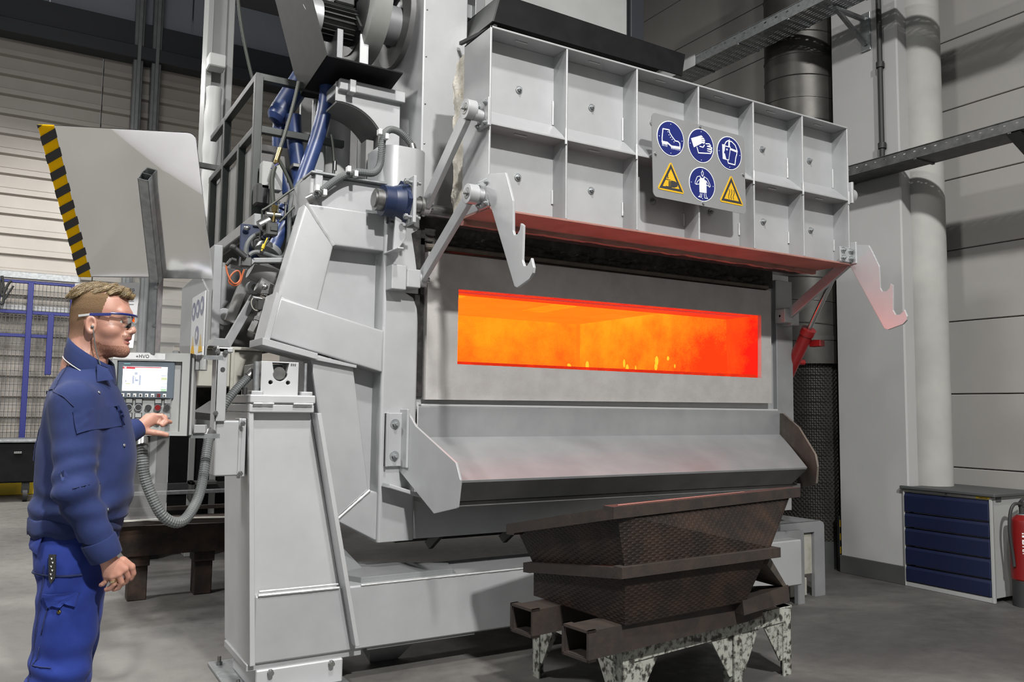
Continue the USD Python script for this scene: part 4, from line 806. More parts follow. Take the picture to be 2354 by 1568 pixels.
gp.add('gauge', M().cyl((1.19, 5.02, 2.41), (1.19, 4.98, 2.41), .045, n=28).ring((1.19, 4.98, 2.41), (1.19, 4.97, 2.41), .04, .047, 28), 'gunmetal')
gp.add('knob', M().sphere((1.12, 4.99, 2.50), (.02, .012, .016), 2), 'bright')
hs = thing('gas_hoses', 'bundle of dark grey hoses and cables looping around the blue gas pipes', 'hoses', (1.3, 4.85, 2.3))
for pts, r, m_ in (([(1.375, 4.9, 3.43), (1.315, 4.9, 3.14), (1.27, 4.88, 2.98)], .011, 'hose_dark'), ([(1.235, 4.85, 2.86), (1.222, 4.85, 2.76), (1.235, 4.85, 2.62), (1.226, 4.85, 2.50)], .014, 'hose_dark'),
        ([(1.21, 4.82, 2.44), (1.12, 4.82, 2.42), (1.085, 4.82, 2.36), (1.09, 4.82, 2.28)], .013, 'hose_grey'), ([(1.10, 4.82, 2.305), (1.19, 4.82, 2.325), (1.29, 4.82, 2.315), (1.325, 4.82, 2.42), (1.33, 4.82, 2.63), (1.40, 4.82, 2.80), (1.47, 4.82, 2.84), (1.53, 4.82, 2.855)], .014, 'hose_grey'),
        ([(1.153, 4.78, 2.57), (1.25, 4.78, 2.65), (1.40, 4.78, 2.765), (1.465, 4.78, 2.785)], .007, 'hose_dark'), ([(1.25, 4.76, 2.51), (1.355, 4.76, 2.637), (1.48, 4.76, 2.79)], .007, 'hose_dark'),
        ([(1.137, 4.75, 2.31), (1.22, 4.75, 2.437)], .006, 'hose_dark'), ([(1.153, 4.78, 2.57), (1.16, 4.8, 2.50), (1.15, 4.8, 2.40)], .006, 'hose_dark'), ([(1.375, 4.86, 2.40), (1.385, 4.86, 2.62), (1.42, 4.9, 2.78)], .010, 'hose_grey'),
        ([(1.62, 5.0, 3.17), (1.645, 5.0, 3.0), (1.64, 5.0, 2.85)], .010, 'hose_dark'), ([(1.27, 4.9, 2.92), (1.34, 4.9, 2.80), (1.38, 4.9, 2.70)], .011, 'hose_dark'), ([(1.20, 6.0, 4.6), (1.25, 6.0, 4.2), (1.35, 6.0, 3.8), (1.42, 6.0, 3.58)], .012, 'hose_dark')):
    hs.add('hose', M().tube(spline(pts), r, 10), m_)
hs.add('hose_end', M().cyl((1.272, 4.88, 2.985), (1.243, 4.86, 2.885), .015, n=14).hexa((1.25, 4.86, 2.90), (-.25, 0, -1), .019, .02), 'brass'); hs.add('lever', M().bar((1.255, 4.85, 2.885), (1.215, 4.85, 2.845), .012, .008), 'blue_frame')
hs.add('hose_end', M().cyl((1.65, 5.0, 3.0), (1.652, 5.0, 2.94), .014, n=14), 'bright')
hs.add('orange_cable', M().tube(spline([(1.05, 4.7, 2.20), (1.035, 4.7, 2.145), (1.01, 4.7, 2.108), (.975, 4.7, 2.115), (.985, 4.7, 2.17), (1.015, 4.7, 2.19), (1.03, 4.7, 2.15), (1.0, 4.69, 2.115), (.965, 4.69, 2.15), (.95, 4.69, 2.215)]), .005, 8), 'orange_wire', label='looped orange cable')
hs.add('cable_plug', M().cyl((.95, 4.69, 2.215), (.975, 4.69, 2.25), .010, n=12).cyl((.975, 4.69, 2.25), (1.0, 4.69, 2.245), .012, n=12), 'rubber')
hs.add('yellow_lead', M().tube(spline([(1.175, 4.72, 2.40), (1.16, 4.72, 2.36), (1.145, 4.72, 2.32)]), .004, 8).cyl((1.158, 4.72, 2.36), (1.150, 4.72, 2.335), .009, n=10), 'yellow')
vb = thing('gas_valve_block', 'burner valve block with solenoid, regulators and a silver mounting arm', 'valve', (1.2, 4.8, 2.2))
vb.add('solenoid', M().box(1.165, 1.23, 4.70, 4.78, 2.415, 2.49, .006).box(1.185, 1.225, 4.692, 4.702, 2.44, 2.465), 'gunmetal')
vb.add('regulator', M().cyl((1.135, 4.75, 2.47), (1.19, 4.75, 2.51), .030, n=18).cyl((1.17, 4.75, 2.54), (1.25, 4.75, 2.545), .022, n=14), 'bright')
vb.add('fitting', M().cyl((1.21, 4.74, 2.50), (1.212, 4.74, 2.56), .012).cyl((1.215, 4.74, 2.56), (1.216, 4.74, 2.60), .018, n=6), 'brass')
vb.add('relay_box', M().box(1.20, 1.325, 5.0, 5.08, 2.76, 2.93, .004), 'cab_grey'); vb.add('black_box', M().box(1.17, 1.25, 5.0, 5.1, 2.66, 2.79, .01), 'rubber')
vb.add('mount_arm', M().bar((1.105, 4.74, 2.262), (1.31, 4.74, 2.285), .05, .028, (0, 0, 1), r=.003).bar((1.105, 4.74, 2.262), (1.06, 4.75, 2.21), .05, .028, (0, 0, 1), r=.003), 'silver_dull')
vb.add('limit_switch', M().box(1.03, 1.09, 4.70, 4.76, 2.22, 2.275, .006), 'galv_dark'); vb.add('switch_lever', M().cyl((1.05, 4.69, 2.27), (.985, 4.69, 2.315), .017, n=16).sphere((.983, 4.69, 2.317), .02, 2), 'rubber')
vb.add('burner_body', M().cyl((1.32, 4.85, 2.16), (1.12, 4.85, 2.24), .065, n=24).cyl((1.15, 4.80, 2.14), (1.28, 4.80, 2.08), .045, n=20), 'silver_dark')
vb.add('small_valve', M().cyl((1.19, 4.7, 2.13), (1.175, 4.7, 2.06), .026, n=8).cyl((1.18, 4.7, 2.09), (1.178, 4.7, 2.07), .034, n=6).sphere((1.165, 4.69, 2.11), .02, 1), 'steel')
vb.add('small_valve', M().box(1.125, 1.18, 4.68, 4.74, 1.975, 2.045, .004), 'rubber'); vb.add('small_valve', M().cyl((1.16, 4.7, 1.97), (1.13, 4.7, 1.90), .022, n=8).cyl((1.145, 4.7, 1.935), (1.138, 4.7, 1.915), .03, n=6), 'steel')
vb.add('small_valve', M().cyl((1.13, 4.7, 1.905), (1.105, 4.7, 1.85), .028, n=8), 'steel')
vb.add('sight_tube', M().cyl((1.10, 4.69, 2.045), (1.15, 4.69, 2.04), .012), 'bright'); vb.add('wire_loop', M().tube(spline([(1.10, 4.69, 2.04), (1.095, 4.69, 2.0), (1.115, 4.69, 1.975), (1.14, 4.69, 1.98)]), .003, 6), 'beige_metal')
# ------------------------------------------------------------------ hopper machine behind the control panel
cm = thing('charging_machine', 'grey slanted hopper and lever machine behind the control panel', 'machine', (1.1, 5.4, 1.5))
cm.add('side_plate', M().xz([(1.06, 2.39), (1.30, 2.35), (1.45, 1.80), (.93, 1.70), (.98, 2.05)], 5.60, 5.66), 'plate_grey')
cm.add('end_plate', M().yz([(4.2, 1.66), (4.62, 1.66), (4.95, 1.72), (4.95, 2.10), (4.45, 2.12), (4.2, 2.0)], .765, .775), 'silver_dull')
cm.add('edge_plate', M().box(.975, 1.03, 5.2, 5.62, 1.76, 2.42, .004), 'silver_dull')
cm.add('cover_plate', M().xz([(1.0, 2.32), (1.18, 2.30), (1.10, 1.78), (.95, 1.76)], 5.36, 5.38), 'silver_dull')
cm.add('lever', M().bar((1.195, 5.0, 2.12), (1.03, 5.0, 1.79), .05, .03, (0, 1, 0), r=.003), 'silver_dull'); cm.add('lever', M().bar((1.20, 5.2, 2.30), (1.08, 5.2, 1.95), .06, .05, (0, 1, 0), r=.003), 'plate_grey')
def roller(x, y, z, r):
    q = cm.add('roller', M().ring((x, y, z), (x, y + .06, z), r * .45, r, 28), 'silver_dull'); q.add('hub', M().cyl((x, y - .004, z), (x, y + .04, z), r * .36, n=20).ring((x, y - .002, z), (x, y + .02, z), r * .36, r * .46, 24), 'steel')
roller(1.055, 5.2, 1.98, .052); roller(1.175, 4.98, 2.145, .042)
cm.add('trough', M().box(.86, 1.21, 4.88, 5.3, 1.545, 1.755, .004).box(.84, 1.22, 4.86, 5.3, 1.755, 1.775, .004), 'beige_metal')
cm.add('trough_rib', M().box(.972, .985, 4.86, 4.89, 1.50, 1.76, .002).box(1.03, 1.05, 4.86, 4.89, 1.45, 1.76, .002), 'beige_metal')
cm.add('trough_lid', M().hull([(.90, 4.8, 1.77), (1.01, 4.8, 1.765), (.93, 4.8, 1.815), (.99, 4.8, 1.815), (.90, 5.0, 1.77), (1.01, 5, 1.765), (.93, 5, 1.815), (.99, 5, 1.815)]), 'silver_dull')
cm.add('chute', M().hull([(.86, 5.0, 1.40), (1.0, 5.0, 1.50), (1.10, 5.0, 1.50), (1.26, 5.0, 1.36), (.86, 5.3, 1.36), (1.26, 5.3, 1.32), (1.0, 5.3, 1.45)]), 'silver_dark')
cm.add('painted_dark_hollow', M().box(.86, 1.2, 5.32, 5.5, 1.40, 1.56, .003), 'soot')  # solid black box painted in for a shaded hollow
# plastic-wrapped building column behind the platform
wc = thing('wrapped_column', 'pale steel building column with white pipe insulation left of the platform', 'column', (1.5, 8.5, 0))
wc.add('column', M().box(1.42, 1.48, 8.38, 8.62, 0, 9.0, .006).box(1.62, 1.68, 8.38, 8.62, 0, 9.0, .006).box(1.47, 1.63, 8.48, 8.52, 0, 9, .003), 'cab_grey')
b = M(); zs = np.linspace(2.2, 4.55, 60)
b.tube(np.stack([1.485 + .008 * np.sin(zs * 3), 8.28 + 0 * zs, zs], 1), .075, 18, rings=.072 + .008 * np.sin(zs * 7) * np.sin(zs * 13))
wc.add('pipe_insulation', b, 'white_panel', label='white wrapped pipe'); wc.add('pipe_cap', M().box(1.42, 1.58, 8.2, 8.38, 4.75, 4.88, .01), 'white_panel')
# conduits
def conduit_thing(label, pts, r, n=14):
    p = spline(pts, n); t = thing('flexible_conduit', label, 'conduit', tuple(p[-1])); t.add('conduit', conduit(p, r), 'hose_grey', smooth=False)
    for e, d in ((p[0], p[1] - p[0]), (p[-1], p[-2] - p[-1])):
        t.add('end_fitting', M().cyl(e - nrm(d) * .01, e + nrm(d) * .03, r * 1.15, n=16), 'steel')
    return t
k1 = conduit_thing('grey corrugated conduit clipped along the top plate up to the silver corner casing', [(1.325, 4.43, 2.585), (1.40, 4.40, 2.65), (1.50, 4.40, 2.735), (1.60, 4.40, 2.775), (1.69, 4.42, 2.79), (1.745, 4.45, 2.87), (1.752, 4.45, 2.99), (1.80, 4.47, 3.08), (1.90, 4.5, 3.08), (1.97, 4.5, 3.0)], .022)
for x, y, z in ((1.37, 4.38, 2.622), (1.545, 4.375, 2.755), (1.742, 4.42, 3.02)):
    k1.add('clip', M().box(x - .03, x - .008, y - .02, y + .02, z, z + .035, .003).box(x + .012, x + .034, y - .02, y + .02, z - .02, z + .015, .003), 'white_paint')
conduit_thing('grey corrugated conduit running from behind the pedestal head down to the bracket', [(1.03, 4.34, 1.61), (.98, 4.33, 1.555), (.915, 4.31, 1.48), (.875, 4.31, 1.40), (.868, 4.33, 1.33)], .022)
# ------------------------------------------------------------------ background on the left
def fz(): pass
fn = thing('safety_fence', 'blue steel mesh safety fence in the far left background', 'fence', (.2, 15.5, 0))
YF_ = 15.5
for x0, x1, z in ((-3, .78, 3.40), (-3, .70, 2.90), (-3, .42, 2.52)): fn.add('fence_rail', M().box(x0, x1, YF_ - .02, YF_ + .02, z - .02, z + .03, .004), 'blue_frame')
for x, w, z0, z1 in ((.075, .085, .0, 3.40), (.385, .09, 1.9, 2.9), (-.38, .08, 0, 3.4), (.70, .1, 0, 3.4)): fn.add('fence_post', M().box(x - w / 2, x + w / 2, YF_ - .04, YF_ + .04, z0, z1, .006), 'blue_frame')
b = M()
for x in np.arange(-.8, .75, .055): b.box(x - .004, x + .004, YF_ - .004, YF_ + .004, .3, 3.40, 0)
for z in np.arange(.3, 3.4, .11): b.box(-.8, .75, YF_ - .004, YF_ + .004, z - .004, z + .004, 0)
fn.add('wire_mesh', b, 'galv_dark', kind='stuff', smooth=False)
fn.add('cable_duct', M().box(-3, .78, YF_ - .06, YF_ + .1, 3.45, 3.56, .006), 'galv'); fn.add('cable_duct', M().box(-3, .70, YF_ + .05, YF_ + .15, 2.93, 3.03, .01), 'silver')
fn.add('hanging_cables', M().tube(spline([(-.36, 15.3, 3.38), (-.30, 15.3, 3.15), (-.25, 15.3, 3.3), (-.20, 15.3, 3.38)]), .02, 8).tube(spline([(-.33, 15.3, 3.40), (-.29, 15.3, 3.1), (-.31, 15.3, 3.0), (-.36, 15.3, 3.05)]), .02, 8).tube(spline([(-.29, 15.3, 3.05), (-.22, 15.3, 3.2), (-.17, 15.3, 3.3)]), .015, 8), 'rubber', kind='stuff')
mc = thing('background_machine', 'long grey machine bed with motor and tool head behind the blue fence', 'machine', (0, 16.6, 0))
mc.add('bed', M().box(-1.2, .55, 16.3, 17.2, .2, 1.30, .02), 'plate_grey'); mc.add('table', M().box(-1.2, .5, 16.2, 17.3, 1.30, 1.46, .01), 'white_panel'); mc.add('bright_rail', M().box(-1.2, .5, 16.1, 16.2, 1.0, 1.12, .02), 'galv')
mc.add('upper_bed', M().box(-1.2, .08, 16.3, 17.2, 1.46, 1.86, .01), 'silver_dark'); mc.add('pale_table', M().box(-1.2, .1, 16.25, 17.2, 1.86, 1.93, .01), 'white_panel')
mc.add('motor', M().cyl((-.35, 16.5, 2.02), (-.12, 16.4, 2.02), .17, n=24).cyl((-.14, 16.4, 2.02), (-.08, 16.38, 2.02), .10, n=20), 'gunmetal')
mc.add('energy_chain', M().tube(spline([(-.10, 16.5, 2.15), (-.05, 16.5, 2.38), (.06, 16.5, 2.50), (.22, 16.5, 2.53)]), .05, 8), 'hose_grey')
mc.add('tool_head', M().cyl((.50, 16.5, 2.05), (.50, 16.5, 2.45), .07, n=20).cyl((.50, 16.5, 2.4), (.50, 16.5, 2.56), .08, n=20), 'gunmetal')
mc.add('swing_plate', M().hull([(.10, 16.4, 1.98), (.35, 16.4, 2.12), (.12, 16.4, 2.03), (.36, 16.4, 2.16), (.1, 16.45, 1.98), (.36, 16.45, 2.16)]), 'gunmetal')
mc.add('control_head', M().box(.28, .62, 16.3, 16.8, 1.46, 2.0, .02), 'silver_dull'); mc.add('control_window', M().box(.34, .52, 16.29, 16.31, 1.58, 1.85), 'gunmetal'); mc.add('top_bar', M().box(.25, .6, 16.35, 16.6, 2.0, 2.06), 'silver')
op_ = thing('overhead_pipe', 'white insulated pipe stub with a grey duct above the blue fence', 'pipe', (0, 17, 3.6))
op_.add('stub', M().cyl((-.17, 17, 3.55), (-.17, 17, 3.95), .12, n=24), 'white_panel'); op_.add('duct', M().box(-.05, 1.8, 17.0, 17.25, 3.68, 3.86, .02), 'silver_dull'); op_.add('hook', M().tube(spline([(-.40, 17, 3.6), (-.40, 17, 3.9), (-.34, 17, 3.98), (-.30, 17, 3.9)]), .025, 8), 'gunmetal')
ct = thing('black_cart', 'black low cart on castors at the far left behind the worker', 'cart', (0, 14.3, 0))
ct.add('cart_box', M().box(-1.2, .30, 14.0, 14.8, .28, .86, .02), 'black'); ct.add('cart_rim', M().box(-1.22, .32, 13.97, 14.83, .86, .90, .006), 'galv'); ct.add('handle', M().box(-.02, .08, 13.96, 14.0, .70, .73), 'bright')
for x in (-.9, .12): ct.add('castor', M().cyl((x, 14.1, .10), (x + .06, 14.1, .10), .10, n=20).box(x - .02, x + .08, 14.05, 14.2, .12, .28), 'rubber')
single('yellow_sill', M().box(-1.2, .55, 15.1, 15.25, 0, .22, .01), 'yellow', 'yellow floor guard rail behind the black cart', 'guard rail')
# low mould trolley in front of a black container
tr = thing('mould_trolley', 'low rusty dark trough on box-section legs behind the worker', 'trough', (1.3, 6.9, 0))
tr.add('trough_body', M().hull([(.55, 6.6, .56), (2.0, 6.6, .53), (.72, 6.65, .33), (1.85, 6.65, .33), (.55, 7.2, .56), (2.0, 7.2, .53), (.72, 7.15, .33), (1.85, 7.15, .33)]), 'rust_dark')
tr.add('rim', M().bar((.5, 6.58, .575), (1.0, 6.58, .583), .06, .035).bar((1.0, 6.58, .583), (2.05, 6.58, .545), .06, .035).bar((.5, 7.22, .60), (2.05, 7.22, .60), .05, .03), 'rust_edge')
tr.add('rim_lip', M().bar((.5, 6.58, .594), (1.0, 6.58, .602), .066, .006).bar((1.0, 6.58, .602), (2.05, 6.58, .564), .066, .006), 'beige_metal')
for x in (.82, 1.28, 1.8): tr.add('leg', M().box(x - .065, x + .065, 6.70, 6.85, 0, .27, .006).box(x - .075, x + .075, 6.68, 6.87, .25, .33, .004), 'rust_dark')
tr.add('back_rail', M().box(.5, 2.1, 7.3, 7.35, .70, .73), 'galv')
bc = thing('black_container', 'large black steel container in the dark behind the control panel', 'container', (1.5, 8.6, 0))
bc.add('container_body', M().box(.95, 2.6, 8.4, 9.6, .25, 1.16, .02), 'black'); bc.add('rim', M().box(.93, 2.62, 8.36, 9.62, .62, .70, .008), 'gunmetal'); bc.add('lift_eye', M().box(1.42, 1.66, 8.2, 8.38, .69, .72).box(1.42, 1.46, 8.2, 8.38, .55, .72), 'galv_dark'); bc.add('skid', M().box(1.0, 1.2, 8.4, 9.6, 0, .25).box(2.3, 2.5, 8.4, 9.6, 0, .25), 'black')
# ------------------------------------------------------------------ control panel, bracket, guard panes
P0 = np.array([.505, 3.93, 0]); TH = math.radians(-20); PR = np.array([math.cos(TH), math.sin(TH), 0]); PN = np.array([-math.sin(TH), math.cos(TH), 0])   # right, back
def pl(v):
    v = np.asarray(v, float); return P0 + v[:, :1] * PR + v[:, 1:2] * PN + np.c_[0 * v[:, 0], 0 * v[:, 0], v[:, 2]]
def PB(): return M()
def padd(node, name, b, mat, **k): return node.add(name, b.xf(pl), mat, **k)
cp_ = thing('control_panel', 'grey operator control panel with lit touch screen and two rows of push buttons', 'control panel', (.505, 3.93, 1.3))
a0, a1, z0, z1 = -.172, .150, 1.302, 1.668
padd(cp_, 'housing', M().box(a0 + .004, a1 + .012, .03, .115, z0, z1, .004), 'cab_grey')
padd(cp_, 'bezel_frame', M().xz(sbox(a0, z0, a1, z1).difference(sbox(a0 + .02, z0 + .018, a1 - .032, z1 - .038)), 0.0, .032), 'cab_grey')
padd(cp_, 'front_plate', M().box(a0 + .01, a1 - .02, .018, .035, z0 + .01, z1 - .02, .001), 'cab_grey')
padd(cp_, 'seam', M().box(a1 + .000, a1 + .004, .004, .03, z0, z1, 0), 'rubber')
hm = padd(cp_, 'touch_panel', M().box(a0 + .022, .085, .004, .02, 1.465, 1.628, .003), 'panel_blue_grey' if 'panel_blue_grey' in LOOK else 'plate_grey')
mk('screen_white', {'e': ('emission', {'color': (.93, .95, 1.0), 'strength': .95})}, [], 'e.emission')
def scr(name, col, s): mk(name, {'e': ('emission', {'color': col, 'strength': s * .66})}, [], 'e.emission')
scr('screen_red', (.85, .10, .12), .9); scr('screen_green', (.60, .88, .60), .95); scr('screen_blue', (.38, .52, .78), .9); scr('screen_yellow', (.85, .90, .55), .95); scr('screen_grey', (.70, .76, .90), .9)
sx0, sx1, sz0, sz1 = -.128, .057, 1.497, 1.605
padd(hm, 'screen', M().box(sx0, sx1, .0025, .005, sz0, sz1, 0), 'screen_white')
def sq(name, mat, x0, x1, y0, y1):
    W, H = sx1 - sx0, sz1 - sz0; padd(hm, name, M().box(sx0 + x0 * W, sx0 + x1 * W, .0018, .003, sz0 + y0 * H, sz0 + y1 * H, 0), mat)
sq('screen_header', 'screen_red', 0.0, .27, .90, .985); sq('screen_header', 'screen_red', .27, .86, .955, .985); sq('screen_logo', 'screen_white', .03, .08, .91, .975)
for k, m_ in enumerate(('screen_blue', 'screen_yellow', 'screen_blue', 'screen_blue', 'screen_green')): sq('screen_key', m_, .87, .995, .62 - .155 * k - .06 * 0, .62 - .155 * k + (.045 if m_ == 'screen_blue' else .13) - .03)
for x0, x1, y0, y1 in ((.27, .33, .66, .76), (.22, .26, .30, .62), (.28, .36, .40, .46), (.28, .30, .46, .56), (.37, .41, .24, .64), (.06, .09, .36, .44), (.42, .80, .60, .605), (.42, .80, .50, .505), (.42, .80, .28, .285)): sq('screen_drawing', 'screen_grey', x0, x1, y0, y1)
sq('screen_drawing', 'screen_yellow', .08, .18, .27, .31); sq('screen_drawing', 'screen_blue', .29, .335, .40, .47)
for k in range(8):
    x = sx0 + .004 + k * .0247; ic = padd(hm, 'icon_key', M().box(x - .007, x + .007, .0025, .0045, 1.471, 1.486, .001), 'sign_white' if k != 6 else 'red_paint')
    padd(ic, 'icon_mark', M().box(x - .004, x + .003 * (1 if k % 2 else .3), .0018, .003, 1.474, 1.483 - .002 * (k % 3), 0), 'ink')
tx = padd(cp_, 'label_strip', M().box(a0 + .002, .045, -.0015, .002, 1.636, 1.664, .0005), 'sign_white')
text_on(tx, 'label_text', '+HVO', .0145, pl([(-.050 + .0, -.0018, 1.6435)])[0], PR, (0, 0, 1), 'ink', bold=False)
padd(hm, 'brand_mark', M().box(-.125, -.098, .0022, .0045, 1.614, 1.618, 0), 'teal_mark' if 'teal_mark' in LOOK else 'galv')
# push buttons with label holders
bx = [-.098, -.058, -.018, .022, .062]
for row, z in enumerate((1.425, 1.362)):
    for i, x in enumerate(bx):
        if row == 1 and i == 2: continue
        col = 'rubber' if not (row == 0 and i == 3) else 'red_paint'
        bt = cp_.add('push_button', M().cyl((x, .018, z), (x, .006, z), .0125, n=22).xf(pl), col if not (row == 1 and i == 4) else 'steel', label='red push button' if col == 'red_paint' else None)
        if not (row == 0 and i == 2):
            padd(bt, 'chrome_ring', M().ring((x, .018, z), (x, .008, z), .0126, .0155, 24), 'bright')
            padd(bt, 'label_holder', M().box(x - .0145, x + .0145, .012, .019, z + .010, z + .040, .001), 'ink')
            padd(bt, 'label_insert', M().box(x - .0125, x + .0125, .0112, .0125, z + .020, z + .038, 0), 'cab_grey')
for x in (-.02, .07): padd(cp_, 'top_latch', M().box(x, x + .025, .02, .06, z1, z1 + .012, .002), 'galv')
padd(cp_, 'bottom_gland', M().cyl((-.025, .05, 1.302), (-.025, .05, 1.27), .022, n=18), 'rubber')
padd(cp_, 'hinge_block', M().box(a1 + .02, a1 + .07, .04, .09, 1.312, 1.35, .003), 'cab_grey'); padd(cp_, 'hinge_block', M().box(a1 + .015, a1 + .06, .04, .09, 1.595, 1.645, .003).box(a1 + .035, a1 + .05, .03, .05, 1.595, 1.665, .003), 'cab_grey')
padd(cp_, 'hinge_pin', M().bar((a1 + .02, .06, 1.655), (a1 + .13, .06, 1.655), .012, .02), 'galv'); padd(cp_, 'hinge_pin', M().bar((a1 + .0, .06, 1.30), (a1 + .13, .06, 1.30), .012, .02), 'galv')
# swivel bracket on the pedestal
sb = thing('swivel_bracket', 'silver swivel bracket carrying the control panel at the left of the pedestal', 'bracket', (.87, 4.3, 1.1))
sb.add('upright_channel', M().box(.822, .832, 4.20, 4.30, 1.31, 1.73, .003).box(.822, .875, 4.20, 4.208, 1.36, 1.72, .003), 'silver')
sb.add('channel_head', M().box(.83, .90, 4.2, 4.36, 1.70, 1.725, .003), 'silver')
sb.add('box_profile', M().box(.835, .955, 4.22, 4.34, 1.092, 1.365, .006), 'silver')
sb.add('flat_bar', M().box(.957, .985, 4.23, 4.36, 1.085, 1.375, .003).box(.945, .96, 4.215, 4.23, 1.08, 1.375, .002), 'silver')
for x, z in ((.825, 1.70), (.862, 1.70), (.826, 1.40), (.958, 1.35), (.955, 1.105), (.80, 1.32)): sb.add('bolt', M().hexa((x, 4.20, z), (0, -1, 0), .013, .014).cyl((x, 4.19, z), (x, 4.175, z), .008), 'bright')
sb.add('hole', M().cyl((.853, 4.202, 1.615), (.853, 4.196, 1.615), .011, n=16), 'ink')
# U-shaped conduit
kk = 1.0
conduit_thing('grey corrugated conduit hanging in a U below the control panel', [tuple(p) for p in ([.462, 3.87, 1.283], [.466, 3.84, 1.21], [.481, 3.83, 1.12], [.514, 3.82, 1.035], [.567, 3.82, .953], [.618, 3.84, .930], [.682, 3.90, .967], [.735, 3.99, 1.055], [.765, 4.06, 1.19], [.795, 4.14, 1.30])], .024)
# guard panes: folded clear sheet on a square tube, hazard tape on its edge
k = 3.75 / 3.6
def gpt(p, k): return np.array([p[0] * k, p[1] * k, 1.44 + (p[2] - 1.44) * k])
BL, BR = gpt((.198, 4.036, 1.995), k), gpt((.687, 3.652, 1.98), 3.67 / 3.52)
TL, TR = gpt((.008, 3.461, 2.471), 3.2 / 3.05), gpt((.499, 3.09, 2.423), 3.13 / 2.98)
gd = thing('spatter_guard', 'hazy clear plastic spatter guard folded over the operator place', 'guard', tuple((BL + BR) / 2 * [1, 1, 0]))
gn = nrm(np.cross(BR - BL, TL - BL)); gu = nrm(BR - BL)
def corner(a, b, c, r=.03, n=5):
    u, v = nrm(a - b), nrm(c - b); return [b + u * r * (1 - math.sin(t)) + v * r * (1 - math.cos(t)) for t in np.linspace(0, math.pi / 2, n)]
def sheet(pts, n, t): 
    p = np.asarray(pts); m = len(p); q = np.vstack([p, p + n * t]); i = np.arange(m); j = (i + 1) % m; kx = np.arange(1, m - 1); z = 0 * kx
    return M().put(q, np.vstack([np.stack([z, kx, kx + 1], 1), np.stack([z + m, kx + m + 1, kx + m], 1), np.stack([i, j + m, j], 1), np.stack([i, i + m, j + m], 1)]))
gd.add('upper_pane', sheet([BL, BR] + corner(BR, TR, TL) + [TL], gn, .005), 'pane', label='hazy upper pane', smooth=False)
def low(a, z): return BL + (BR - BL) * a + np.array([0, 0, z - (BL + (BR - BL) * a)[2]])
gd.add('lower_pane', sheet([low(0, 2.015), low(0, .93), low(.735, .93), low(.735, 1.70), low(.97, 1.70), low(1, 1.73), low(1, 2.0)], -np.cross(gu, [0, 0, 1]) * -1, .005), 'pane_clear', label='clear lower pane', smooth=False)
sA, sB = nrm(BL - TL), nrm(TR - TL)
def on_up(a, t): return (TL + (TR - TL) * a) * (1 - t) + (BL + (BR - BL) * a) * t
tp = gd.add('hazard_tape', sheet([on_up(.0, 0), on_up(.0, 1), on_up(.095, 1), on_up(.105, 0)], gn, .0065), 'tape_yellow', label='yellow and black hazard tape', smooth=False)
for i in range(9):
    t0 = .033 + i * .1085; w = .052
    tp.add('black_stripe', sheet([on_up(-.003, min(t0 + .035, 1)), on_up(-.003, min(t0 + .035 + w, 1)), on_up(.107, t0 - .018 + w), on_up(.107, t0 - .018)], gn, .0075), 'tape_black', smooth=False)
tp.add('black_stripe', sheet([on_up(-.003, -.0), on_up(-.003, .02), on_up(.03, .0)], gn, .0075), 'tape_black', smooth=False)
t_top = on_up(.655, .26) + gn * .028; t_mid = on_up(.60, 1.0) + gn * .028
bmid = low(.60, 1.98) + np.cross(gu, [0, 0, 1]) * .02
def hollow(p, q, w, t=.003):
    b = M(); a, c, d = frame_of(q - p, gn)
    for s_ in (-1, 1): b.bar(p + a * s_ * (w / 2 - t / 2), q + a * s_ * (w / 2 - t / 2), t, w, c).bar(p + c * s_ * (w / 2 - t / 2), q + c * s_ * (w / 2 - t / 2), w, t, c)
    return b
gd.add('square_tube', hollow(t_top, t_mid, .042), 'galv', label='galvanised square tube'); gd.add('square_tube', hollow(t_mid + np.array([0, 0, .02]), t_mid * [1, 1, 0] + [0, 0, 1.66], .042), 'galv')
gd.add('tube_foot', M().bar(low(.62, 1.30) + [0, -.0, 0], low(.62, 1.09), .03, .004, gn), 'silver')
for q in (t_mid + np.array([0, -.022, -.03]), t_mid + np.array([0, -.022, -.20])): gd.add('bolt', M().hexa(q, (-.5, -.86, 0), .008, .007), 'bright')
nF = np.cross(gu, [0, 0, 1]) * .006
nt = single('notice_sheet', sheet([q + nF for q in (low(-.02, 1.985), low(-.02, 1.69), low(.44, 1.69), low(.47, 1.985))], np.cross(gu, [0, 0, 1]), .001), 'paper', 'white notice sheets fixed to the clear pane behind the head of the worker', 'notice', smooth=False)
nO = np.cross(gu, [0, 0, 1]) * .0071
def nq(name, mat, a_0, a_1, z_0, z_1): nt.add(name, sheet([q + nF for q in (low(a_0, z_1), low(a_0, z_0), low(a_1, z_0), low(a_1, z_1))], np.cross(gu, [0, 0, 1]), .0018), mat, smooth=False)
text_on(nt, 'title_text', 'WICHTIG', .014, low(.36, 1.945) + nO, gu, (0, 0, 1), 'ink')
for z in (1.935, 1.915, 1.900, 1.885): nq('text_line', 'galv_dark', .30, .43, z, z + .0022)
nq('red_square', 'red_paint', .375, .405, 1.845, 1.872)
